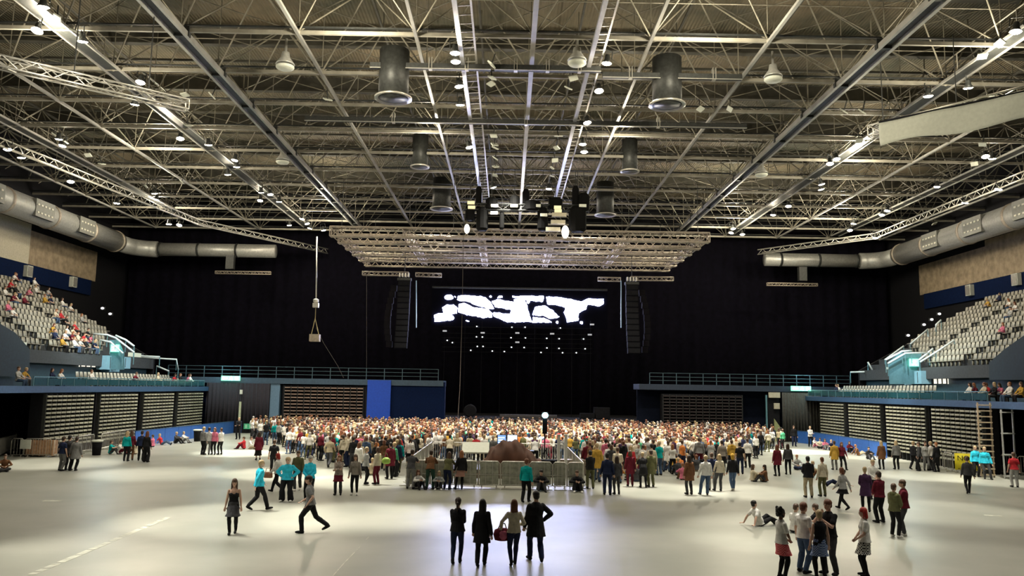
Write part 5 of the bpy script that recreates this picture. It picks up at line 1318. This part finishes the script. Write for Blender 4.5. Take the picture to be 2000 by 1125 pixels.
# glasses of the white t-shirt person
# left side of the floor
L_ = [
 (118,920,20,'contra','person in navy top and grey jeans, left of three by the left barriers',('tee','navy'),('trousers','grey'),('short','dark brown'),1.74,False),
 (131,919,10,'stand','person in dark top, middle of three by the left barriers',('long','charcoal'),('trousers','charcoal'),('short','black'),1.78,False),
 (144,920,-10,'contra','person in grey coat, right of three by the left barriers',('coat','grey'),('trousers','black'),('short','dark brown'),1.74,False),
 (245,901,0,'stand','steward in teal shirt standing with back turned near the left side',('long','teal'),('trousers','black'),('long','blond'),1.72,True),
 (254,899,-20,'stand','person in maroon beside the teal steward near the left side',('long','maroon'),('trousers','brown'),('long','brown'),1.72,True),
 (274,900,-10,'stand','person in navy top, left of a dark pair near the left side',('long','navy'),('trousers','black'),('short','dark brown'),1.72,False),
 (284,903,10,'stand','person all in black, right of a dark pair near the left side',('long','black'),('wide','black'),('long','auburn'),1.76,True),
 (218,887,80,'floor','person in teal top sitting on the floor beside a bin',('tee','teal'),('trousers','charcoal'),('short','brown'),1.6,True),
 (236,887,90,'floor','person in white sitting behind the teal steward',('long','white'),('trousers','maroon'),('short','brown'),1.6,False),
 (262,887,-90,'floor','person in cream sitting right of the teal steward',('long','cream'),('trousers','brown'),('short','blond'),1.6,True),
 (296,873,-80,'floor','person in pale red sitting at the blue hoarding, nearest the camera',('tee','pink'),('trousers','black'),('short','brown'),1.6,True),
 (316,869,90,'recline','person in red top sitting with legs stretched by the blue hoarding',('tee','red'),('trousers','blue denim'),('long','blond'),1.6,True),
 (345,866,100,'floor','person in dark top sitting by the blue hoarding',('long','charcoal'),('trousers','black'),('short','blond'),1.6,False),
 (359,865,90,'floor','person in white top sitting by the blue hoarding',('long','white'),('trousers','grey'),('short','blond'),1.6,True),
 (395,888,30,'stand','person in grey-green top, left of a huddle of four',('long','grey'),('trousers','black'),('short','blond'),1.76,False),
 (405,888,-20,'contra','person in pale blue-grey top in a huddle of four',('long','light grey'),('trousers','grey'),('short','dark brown'),1.74,False),
 (417,888,190,'stand','person in pink-white top in a huddle of four',('jacket','pink'),('leggings','black'),('long','auburn'),1.72,True),
 (430,888,-60,'folded','person in white jacket, right of a huddle of four',('jacket','white'),('leggings','black'),('short','brown'),1.7,True),
 (465,858,180,'folded','person in black with yellow shoulders guarding the left end door',('jacket','black'),('trousers','black'),('short','blond'),1.78,False),
 (474,877,-90,'floor','person in red sitting alone left of the crowd',('long','red'),('trousers','maroon'),('short','brown'),1.6,True),
 (490,877,90,'cross','person in white sitting left of the crowd',('long','white'),('trousers','beige'),('short','brown'),1.6,False),
 (504,899,-30,'stand','long-haired person all in dark maroon at the left crowd edge',('coat','maroon'),('long_skirt','black'),('long','dark brown'),1.68,True),
 (642,914,0,'stride','person in faded pink shirt and dark trousers walking to the crowd',('long','beige'),('trousers','charcoal'),('short','brown'),1.78,False),
 (664,893,0,'stand','woman in rust brown coat facing the stage left of centre',('coat','brown'),('trousers','maroon'),('long','auburn'),1.72,True),
 (514,842,180,'front','steward in teal jacket standing behind the navy hoarding',('jacket','teal'),('trousers','black'),('short','ginger'),1.76,False),
 (533,844,180,'front','steward in teal jacket next to the grey-blue pier',('jacket','teal'),('trousers','black'),('short','blond'),1.76,False),
 (1583,873,180,'folded','person in white top standing before the right blue hoarding',('long','white'),('trousers','black'),('short','blond'),1.74,False),
 (1551,872,180,'stand','person in black standing at the right end door hoarding',('long','black'),('trousers','navy'),('short','brown'),1.76,False),
 (1638,866,180,'stand','person in pink-white top behind the sitting group at the right hoarding',('long','pink'),('trousers','maroon'),('short','brown'),1.72,True),
 (1631,918,0,'stand','person in mustard coat and grey jeans near the sitting groups on the right',('coat','mustard'),('trousers','grey'),('short','brown'),1.72,True),
 (1646,918,180,'contra','person in maroon with black trousers beside the mustard coat',('long','maroon'),('trousers','black'),('long','auburn'),1.66,True),
 (1723,917,0,'stand','person in brown coat with blond hair before the right folded seats',('coat','brown'),('leggings','black'),('long','blond'),1.72,True),
 (1752,917,0,'stand','person in grey hooded jacket before the right folded seats',('hood','grey'),('trousers','black'),('long','blond'),1.74,True),
 (1785,917,70,'step','person in black leaning into a huddle on the right',('long','black'),('trousers','black'),('short','blond'),1.72,False),
 (1797,920,-60,'stand','person in charcoal in a huddle on the right',('long','charcoal'),('trousers','black'),('short','brown'),1.72,False),
 (1809,919,180,'stand','person in light grey in a huddle on the right',('long','light grey'),('trousers','grey'),('short','brown'),1.72,True),
 (1820,919,-30,'stand','person in white in a huddle on the right',('long','white'),('trousers','charcoal'),('short','blond'),1.74,False),
 (1831,922,-20,'stand','person in black with olive trousers at the right end of the huddle',('long','black'),('trousers','black'),('short','ginger'),1.74,False),
 (1892,964,20,'step','person in charcoal jacket walking before the yellow banner',('jacket','charcoal'),('leggings','black'),('short','brown'),1.72,True),
 (1907,932,180,'stand','steward in cyan jacket at the yellow banner, left one',('jacket','cyan'),('trousers','black'),('short','blond'),1.74,False),
 (1927,936,200,'contra','steward in cyan jacket at the yellow banner, right one',('jacket','cyan'),('trousers','charcoal'),('short','blond'),1.76,False),
 (1983,952,10,'stand','person in red top and pale trousers at the far right',('tee','red'),('trousers','light grey'),('short','brown'),1.74,False),
 (1660,884,180,'floor','person in dark sitting at the right hoarding, farthest left of a row',('long','maroon'),('trousers','black'),('long','brown'),1.6,True),
 (1677,890,90,'recline','person in brown lounging at the right hoarding',('long','brown'),('trousers','beige'),('short','ginger'),1.6,True),
 (1698,897,180,'floor','person in black sitting at the near end of the right hoarding',('long','black'),('trousers','charcoal'),('short','black'),1.6,False),
 (1592,874,150,'floor','person in white sitting at the foot of the right hoarding',('long','white'),('trousers','pink'),('short','brown'),1.6,True),
 (1602,876,200,'cross','person in cream sitting at the foot of the right hoarding',('long','cream'),('trousers','black'),('short','brown'),1.6,True),
 (1612,878,180,'floor','person in pink sitting at the foot of the right hoarding',('long','pink'),('trousers','grey'),('long','brown'),1.6,True),
 (1624,880,160,'cross','person in navy sitting at the foot of the right hoarding',('tee','navy'),('trousers','black'),('short','blond'),1.6,False),
 (1590,932,100,'floor','person in beige sitting right of the black hoodie person',('long','beige'),('trousers','brown'),('short','blond'),1.6,True),
 (1640,950,-90,'recline','person in white lying back behind the walking auburn woman',('long','white'),('trousers','navy'),('short','dark brown'),1.6,False),
 (8,921,150,'cross','person in brown sitting at the far left edge of the floor',('long','brown'),('trousers','charcoal'),('short','brown'),1.6,False),
 (940,893,0,'stand','person in black inside the mixing desk enclosure',('long','black'),('trousers','black'),('short','brown'),1.72,False),
]
for (px, py, yaw, pose, lab, top, legs, hair, h, fem) in L_:
    P(px, py, yaw, pose, lab, top=top, legs=legs, hair=hair, h=h, fem=fem, near=False)
# people in the mixing desk enclosure, on the platform
for (px, Y, lab, top, hair, yaw) in ((933,48.8,'person in red sweater behind the mixing desk','red','brown',0),(948,48.9,'person in white behind the mixing desk','white','blond',0),(882,49.2,'person in white bending left of the mixing desk','cream','dark brown',0),(965,48.2,'person in grey hood behind the lit monitors','grey','grey',180),(1046,48.6,'person in white stooping by the cyan lamp stand','white','blond',0)):
    person(xe(px,Y), Y, 0, yaw, 'stand' if 'bend' not in lab and 'stoop' not in lab else 'lean', lab, top=('long',top), hair=('short',hair), h=1.76)

# ------------------------------------------------------------------ people in the stands
def stand_person(x, y, z, s, lab, k):
    tops = ['white','maroon','cream','red','black','pink','white','light grey','mustard','navy','white']; hs = ['brown','blond','dark brown','ginger','auburn']
    pose = ['chair','chair_fwd'][k%2]
    person(x, y, z, -90*s, pose, lab, top=(['long','tee'][k%2], tops[k%11]), legs=('trousers',['black','blue denim','charcoal'][k%3]), hair=(['short','long'][(k//2)%2], hs[k%5]), h=1.7, fem=bool((k//2)%2))
lt = [(8,602,8),(18,607,7),(30,610,7),(10,580,10),(24,582,9),(50,577,9),(62,572,10),(85,578,10),(80,600,8),(92,605,8),(115,600,8),(128,612,7),(40,608,7),(105,628,5),(118,628,5),(126,641,4),(14,632,5),(22,638,4),(158,633,5),(98,658,2),(110,663,1),(120,668,1),(130,660,2),(140,665,1),(150,662,1),(160,668,1),(168,672,0),(176,668,1),(145,675,0),(155,678,0),(125,676,0),(184,676,0),(60,553,12),(15,556,12),(25,553,13),(135,655,2),(148,650,3),(165,655,2)]
rtp = [(1958,662,4),(1990,605,8),(1978,612,7),(1940,588,10),(1962,583,11),(1985,595,9)]
used = set(); cnt = {}
for i, (px, py, r_) in enumerate(lt+rtp):
    s = -1 if px < 1000 else 1; r_ = min(r_, 12); x = s*(33.45+.93*r_); z = 6.7+.52*r_
    Y = abs(x)*F/abs(px-990); Y = 74.2-.56*round((74.2-Y)/.56)
    while (s, r_, round(Y,2)) in used: Y -= .56
    used.add((s, r_, round(Y,2)))
    key = (s, r_); cnt[key] = cnt.get(key, 0)+1
    tn = ['white','maroon','cream','red','black','pink','white','light grey','mustard','navy','white'][i%11]
    stand_person(x-s*.02, Y, z-.02, s, 'seated spectator in %s top, %s row up of the %s stand, %s listed from the stage' % (tn, ORD[r_], 'left' if s < 0 else 'right', ORD[cnt[key]-1]) if False else 'spectator in %s top seated in the %s row of the %s stand, %s' % (tn, ORD[r_], 'left' if s < 0 else 'right', ORD[cnt[key]-1]), i)
# spectators at the balcony fronts
bal = [(-1,[45,52,110,122,186,267,315,343,358,370,377]),(1,[1630,1638,1890,1905,1918,1930,1938,1955,1968,1975,1990])]
for s, xs in bal:
    for i, px in enumerate(xs):
        X = s*(29.2+.5*(i%2)); Y = abs(X)*F/abs(px-990)
        k = i+(20 if s > 0 else 40)
        tn = ['white','maroon','cream','red','black','pink','white','light grey','mustard','navy','white'][k%11]
        stand_person(X, Y, 4.1, s, 'spectator in %s top behind the %s balcony railing, %s counting %s' % (tn, 'left' if s < 0 else 'right', ORD[i], 'toward the stage' if s < 0 else 'from the stage'), k)

# ------------------------------------------------------------------ the standing crowd
def ymax(px):
    T = [(490,858),(540,880),(600,898),(640,905),(700,928),(740,938),(800,943),(1140,946),(1200,946),(1280,938),(1340,926),(1400,915),(1470,898),(1520,882),(1565,866)]
    if px < T[0][0] or px > T[-1][0]: return 0
    for (a_, y0), (b2, y1) in zip(T, T[1:]):
        if px <= b2: return y0+(y1-y0)*(px-a_)/(b2-a_)
crowd = []
rc = random.Random(77)
taken = [(o.location.x, o.location.y) for o in PEOPLE if o.location.z < 1]
y = 40.5
while y < 78.2:
    step = .95 if y < 46 else (.82 if y < 52 else (.7 if y < 60 else .66))
    x = -22
    while x < 23:
        xx = x+rc.uniform(-.2,.2); yy = y+rc.uniform(-.2,.2); x += step
        px, py = proj((xx, yy, 0))
        if py > ymax(px): continue
        if yy > 75.2 and (xx < -6.3 or xx > 12.2): continue
        if fx[0]-.7 < xx < fx[8]+.7 and yy < 50.6: continue
        edge = (ymax(px)-py)
        dens = min(1, .5+edge/14)
        if px > 1440: dens *= .5
        if px < 620: dens *= .55+.3*(px > 560)
        if rc.random() > dens: continue
        if any(abs(xx-a_) < .5 and abs(yy-b2) < .5 for a_, b2 in taken): continue
        crowd.append((xx*xx+yy*yy, xx, yy, px, py, edge))
    y += step
crowd.sort()
NI = max(0, 300-len(PEOPLE)); print('hand placed', len(PEOPLE), 'crowd', len(crowd), 'individual', NI)
TOPW = ['white']*7+['cream']*5+['light grey']*2+['black']*5+['charcoal']*3+['light grey','light grey','grey','maroon','maroon','red','navy','navy','blue denim','olive','brown','brown','pink','mustard','beige','teal','purple','green','orange']
HW = ['dark brown']*3+['brown']*5+['auburn']*4+['blond']*4+['black','ginger','ginger','grey']
LW = ['black']*5+['charcoal']*3+['blue denim']*3+['navy','grey','olive','maroon','beige']
seen = set()
def place_words(px, py, yy):
    if px < 640: a_ = 'at the left fringe of the crowd'
    elif px < 720: a_ = 'in the crowd left of the leaning people'
    elif px < 800: a_ = 'in the crowd just left of the mixing desk'
    elif px < 1140: a_ = 'in the crowd behind the mixing desk'
    elif px < 1240: a_ = 'in the crowd just right of the mixing desk'
    elif px < 1340: a_ = 'in the crowd on the right of centre'
    elif px < 1450: a_ = 'in the crowd farther right'
    else: a_ = 'at the right fringe of the crowd'
    return a_
posebag = ['stand']*5+['contra']*4+['front']*2+['folded']*2+['phone','hips']
for (d_, xx, yy, px, py, edge) in crowd[:NI]:
    for tries in range(60):
        sit = rc.random() < (.3 if px > 1180 and edge < 25 else .08)
        pose = rc.choice(['floor','cross']) if sit else rc.choice(posebag)
        top = rc.choice(TOPW); hair = rc.choice(HW); leg = rc.choice(LW); fem = rc.random() < .6
        st = rc.choice(['tee','long','jacket','coat','hood'] if not sit else ['tee','long']); hs = rc.choice(['long','bob','bun','pony']) if fem else 'short'
        pw = {'stand':'standing','contra':'standing','front':'standing hands joined','folded':'with folded arms','phone':'looking at a phone','hips':'with hands on hips','floor':'sitting knees up','cross':'sitting'}[pose]
        lab = '%s-haired person in %s %s and %s trousers %s %s' % (hair, top, {'tee':'t-shirt','long':'jumper','jacket':'jacket','coat':'coat','hood':'hoodie'}[st], leg, pw, place_words(px, py, yy))
        w_ = lab.split()
        nw = lambda q: len(q.replace('-',' ').split())
        if nw(lab) > 15: lab = lab.replace(' and %s trousers' % leg, '')
        if nw(lab) > 15: lab = lab.replace('standing hands joined', 'hands joined')
        if nw(lab) > 15: lab = lab.replace('in the crowd ', '')
        if nw(lab) > 15: continue
        if lab not in seen: seen.add(lab); break
    yaw = rc.gauss(0, 28) if rc.random() < .75 else rc.uniform(0, 360)
    person(xx, yy, 0, yaw, pose, lab, top=(st, top), legs=(rc.choice(['trousers','leggings']) if fem else 'trousers', leg), hair=(hs, hair), h=rc.gauss(1.66,.04) if fem else rc.gauss(1.77,.05), fem=fem, skin=rc.choice([0,0,1,2,2,3]), group='people standing and sitting in the loose front of the crowd')

# the rest: one uncountable mass of simpler figures
def low_template(pose, hairlong):
    J = skel(pose); m = MB(); n = 8
    def L2(a, b_, r0, r1, mi): m.cur = mi; m.tube([a, b_], [r0, r1], 6)
    m.cur = 0
    hc = J['head']; m.rings([(hc+V((0,0,z)), V((r_,0,0)), V((0,r_*1.2,0))) for z, r_ in ((-.13,.04),(-.08,.062),(0,.075),(.08,.066),(.115,.03))], n)
    m.rings([(J['P']+V((0,0,.5)), V((.055,0,0)), V((0,.055,0))), (J['P']+V((0,0,.62)), V((.05,0,0)), V((0,.05,0)))], 6)
    m.cur = 1
    m.rings([(hc+V((0,-.02,z)), V((r_,0,0)), V((0,r_*1.15,0))) for z, r_ in ((-.02,.085),(.05,.09),(.1,.07),(.13,.02))], n)
    if hairlong: m.rings([(hc+V((0,-.06,z)), V((r_,0,0)), V((0,r_*.6,0))) for z, r_ in ((.05,.07),(-.1,.095),(-.25,.1),(-.33,.05))], n)
    else: m.rings([(hc+V((0,-.05,z)), V((r_,0,0)), V((0,r_*.8,0))) for z, r_ in ((.05,.07),(-.05,.075),(-.1,.04))], n)
    m.cur = 2
    m.rings([(J['P']+V((0,0,t)), V((w_+.015,0,0)), V((0,h_+.015,0))) for t, w_, h_ in TORSO if -.04 < t < .53], 10)
    for i in (0,1):
        L2(J[i]['sh'], J[i]['el'], .066, .05, 2); L2(J[i]['el'], J[i]['wr'], .048, .036, 2)
        m.cur = 0; m.ball(J[i]['wr']+(J[i]['wr']-J[i]['el']).normalized()*.06, .03,.03,.06, 6, 4)
        L2(J[i]['hp'], J[i]['kn'], .1, .068, 3); L2(J[i]['kn'], J[i]['an'], .066, .045, 3)
        m.cur = 3; b_ = J[i]['an']; m.box((b_.x-.045,b_.y-.07,b_.z-.085),(b_.x+.045,b_.y+.18,b_.z-.02))
    return np.array(m.v, dtype=np.float32), m.f, m.mi
temps = [low_template(p_, h_) for p_ in ('stand','contra','front','phone','raise','folded') for h_ in (0,1)]
pal = [skinm(0), skinm(2), skinm(3)]+[hairm(h_) for h_ in HAIRS]+[cloth(c) for c in HUES]
hidx = {h_: 3+i for i, h_ in enumerate(HAIRS)}; cidx = {c: 3+len(HAIRS)+i for i, c in enumerate(HUES)}
VV = []; FF = []; MI = []; off = 0
for (d_, xx, yy, px, py, edge) in crowd[NI:]:
    ti = rc.choices(range(12), weights=[5,7,5,7,2,2,1,1,.25,.25,2,2])[0]; v, f, mi = temps[ti]
    a_ = math.radians(rc.gauss(0,25)); s_ = rc.gauss(.975,.04); c_, n_ = math.cos(a_)*s_, math.sin(a_)*s_
    w_ = np.empty_like(v); w_[:,0] = v[:,0]*c_-v[:,1]*n_+xx; w_[:,1] = v[:,0]*n_+v[:,1]*c_+yy; w_[:,2] = v[:,2]*s_
    VV.append(w_); FF += [tuple(q+off for q in g) for g in f]; off += len(v)
    mp = (rc.choice([0,0,1,1,2]) if rc.random() < .35 else rc.choice([0,1]), hidx[rc.choice(HW)], cidx[rc.choice(TOPW)], cidx[rc.choice(LW)])
    MI += [mp[q] for q in mi]
me = bpy.data.meshes.new('crowd_mass'); me.from_pydata(np.concatenate(VV).tolist(), [], FF)
for q in pal: me.materials.append(q)
me.polygons.foreach_set('material_index', MI); me.polygons.foreach_set('use_smooth', [True]*len(me.polygons))
o = bpy.data.objects.new('person', me); COL.objects.link(o); props(o, 'dense mass of standing people filling the floor before the stage', 'person', kind='stuff')

# ------------------------------------------------------------------ light
def spot(name, p, tgt, power, ang, blend=.5, col=(1,.93,.78), size=.35):
    l = bpy.data.lights.new(name, 'SPOT'); l.energy = power; l.spot_size = math.radians(ang); l.spot_blend = blend; l.color = col; l.shadow_soft_size = size
    o = bpy.data.objects.new(name, l); o.location = p; d = V(tgt)-V(p); o.rotation_euler = d.to_track_quat('-Z','Y').to_euler(); COL.objects.link(o); return o
WARM = (1,.96,.83)
K = 1.0
def g(px, py): return at_z(px, py)
# wide working lights over the floor (hung among the roof trusses)
for (x, y, pw) in ((-18,26,3.5),(0,26,3),(18,27,4.5),(-16,44,6.5),(0,48,9),(17,46,12),(-14,62,22),(0,64,24),(14,62,20),(-8,74,8),(8,74,8),(-22,66,12),(22,66,12)):
    spot('floor_spot', (x,y,22.2), (x*.95,y+1.5,0), pw*1000, 90, 1.0, WARM, .4)
# tighter pools from the floodlights along the catwalks: (pixel on the floor, lamp x, lamp y, kW, cone)
for (px, py, x, y, pw, an) in ((450,1012,-17,32,17,21),(690,1008,-6,34,13,20),(860,1010,0,34,7,20),(330,1060,-20,24,5,24),(60,1120,-20,24,8,26),(560,1110,-8,20,4,30),(560,925,-12,44,24,20),(700,940,-8,44,22,18),(470,885,-20,58,30,18),(300,925,-22,44,10,20),(100,905,-26,44,12,22),
    (1560,882,20,60,34,18),(1720,895,24,54,18,18),(1800,930,21,44,13,18),(1960,940,26,40,13,20),(1290,958,8,44,20,18),(1450,960,12,42,12,18),(1850,1000,22,34,7,22),(1560,1040,14,30,9,24),(1850,1110,16,20,3,30),(1300,1080,8,24,6,26),(760,955,-7,44,12,16)):
    t = g(px, py); spot('pool_spot', (x,y,22), (t.x,t.y,0), pw*2000, an, .7, WARM, .3)
# crowd wash from the front
for (x, y, tx, ty, pw) in ((-14,40,-9,58,46),(0,40,1,59,46),(14,40,10,58,46)):
    spot('crowd_spot', (x,y,22), (tx,ty,1.5), pw*1300, 38, 1.0, (1,.88,.7), .4)
# stands
for s in (-1,1):
    spot('stand_spot', (s*20,48,22), (s*35.5,66,7.5), 21000*K, 30, 1.0, WARM, .3)
    spot('bank_spot', (s*10,55,22), (s*28,60,2.2), (16000 if s > 0 else 10000)*K, 48, .9, (1,.97,.8), .4)
    spot('concourse_spot', (s*24,60,21), (s*31,70,5), 3500*K, 40, .9, (.7,.9,1), .4)
for px, q in ((448,1),(1566,1)):      # added cyan fill that brightens rails and fascia by the exits
    l = bpy.data.lights.new('exit_fill', 'POINT'); l.energy = 260; l.color = (.55,.95,1); l.shadow_soft_size = .15
    o = bpy.data.objects.new('exit_fill', l); o.location = (xe(px), YE-1.2, 6.9); COL.objects.link(o)
for s in (-1,1):
    l = bpy.data.lights.new('stair_lamp', 'POINT'); l.energy = 300; l.color = (.7,.95,1); l.shadow_soft_size = .15
    o = bpy.data.objects.new('stair_lamp', l); o.location = (s*30.5, 62, 8.6); COL.objects.link(o)
# added point lights filling the steelwork in place of floor bounce
for (x, y, pw) in ((-24,40,3),(-8,38,3.5),(10,38,3.5),(25,40,3),(-27,60,3),(-6,56,2),(8,56,2),(27,60,3),(-20,84,4),(24,84,5),(2,80,1.5),(-36,80,3),(34,80,4)):
    l = bpy.data.lights.new('roof_fill', 'POINT'); l.energy = pw*640*K; l.color = (1,.9,.68); l.shadow_soft_size = .4
    o = bpy.data.objects.new('roof_fill', l); o.location = (x, y, 21.6); COL.objects.link(o)
for i, (p, px, py) in enumerate(LAMPS):
    if i%3 == 0 or (px, py) in ((330,438),(1710,465),(1885,396),(1950,370)):
        l = bpy.data.lights.new('steel_glow', 'POINT'); l.energy = 170; l.color = (1,.88,.66); l.shadow_soft_size = .2
        o = bpy.data.objects.new('steel_glow', l); o.location = p+V((0,-.1,-.35)); COL.objects.link(o)
for px, py in ((185,165),(60,135)):  # added lights that brighten the left diagonal truss, with no lamps there
    l = bpy.data.lights.new('steel_glow', 'POINT'); l.energy = 260; l.color = (1,.92,.75); l.shadow_soft_size = .2
    o = bpy.data.objects.new('steel_glow', l); o.location = at_z(px,py,18.0)+V((0,-.9,0)); COL.objects.link(o)
# work light by the grid over the stage
spot('grid_spot', (-12,69,20.8), (-14,77,18.4), 1300*K, 70, 1, (1,.85,.6), .3)
spot('grid_spot', (12,69,20.8), (12,77,18.4), 1300*K, 70, 1, (1,.85,.7), .3)
W = bpy.data.worlds.new('world'); SC.world = W; W.use_nodes = True; W.node_tree.nodes['Background'].inputs[0].default_value = (.02,.02,.022,1); W.node_tree.nodes['Background'].inputs[1].default_value = 1
SC.view_settings.view_transform = 'Standard'; SC.view_settings.look = 'None'; SC.view_settings.exposure = 0.2; SC.view_settings.gamma = 1
SC.view_settings.use_curve_mapping = False
SC.cycles.use_denoising = True; SC.cycles.max_bounces = 5; SC.cycles.diffuse_bounces = 3; SC.cycles.glossy_bounces = 3; SC.cycles.sample_clamp_indirect = 4; SC.cycles.sample_clamp_direct = 0
SC.cycles.caustics_reflective = False; SC.cycles.caustics_refractive = False
bpy.data.scenes.remove(TMP)
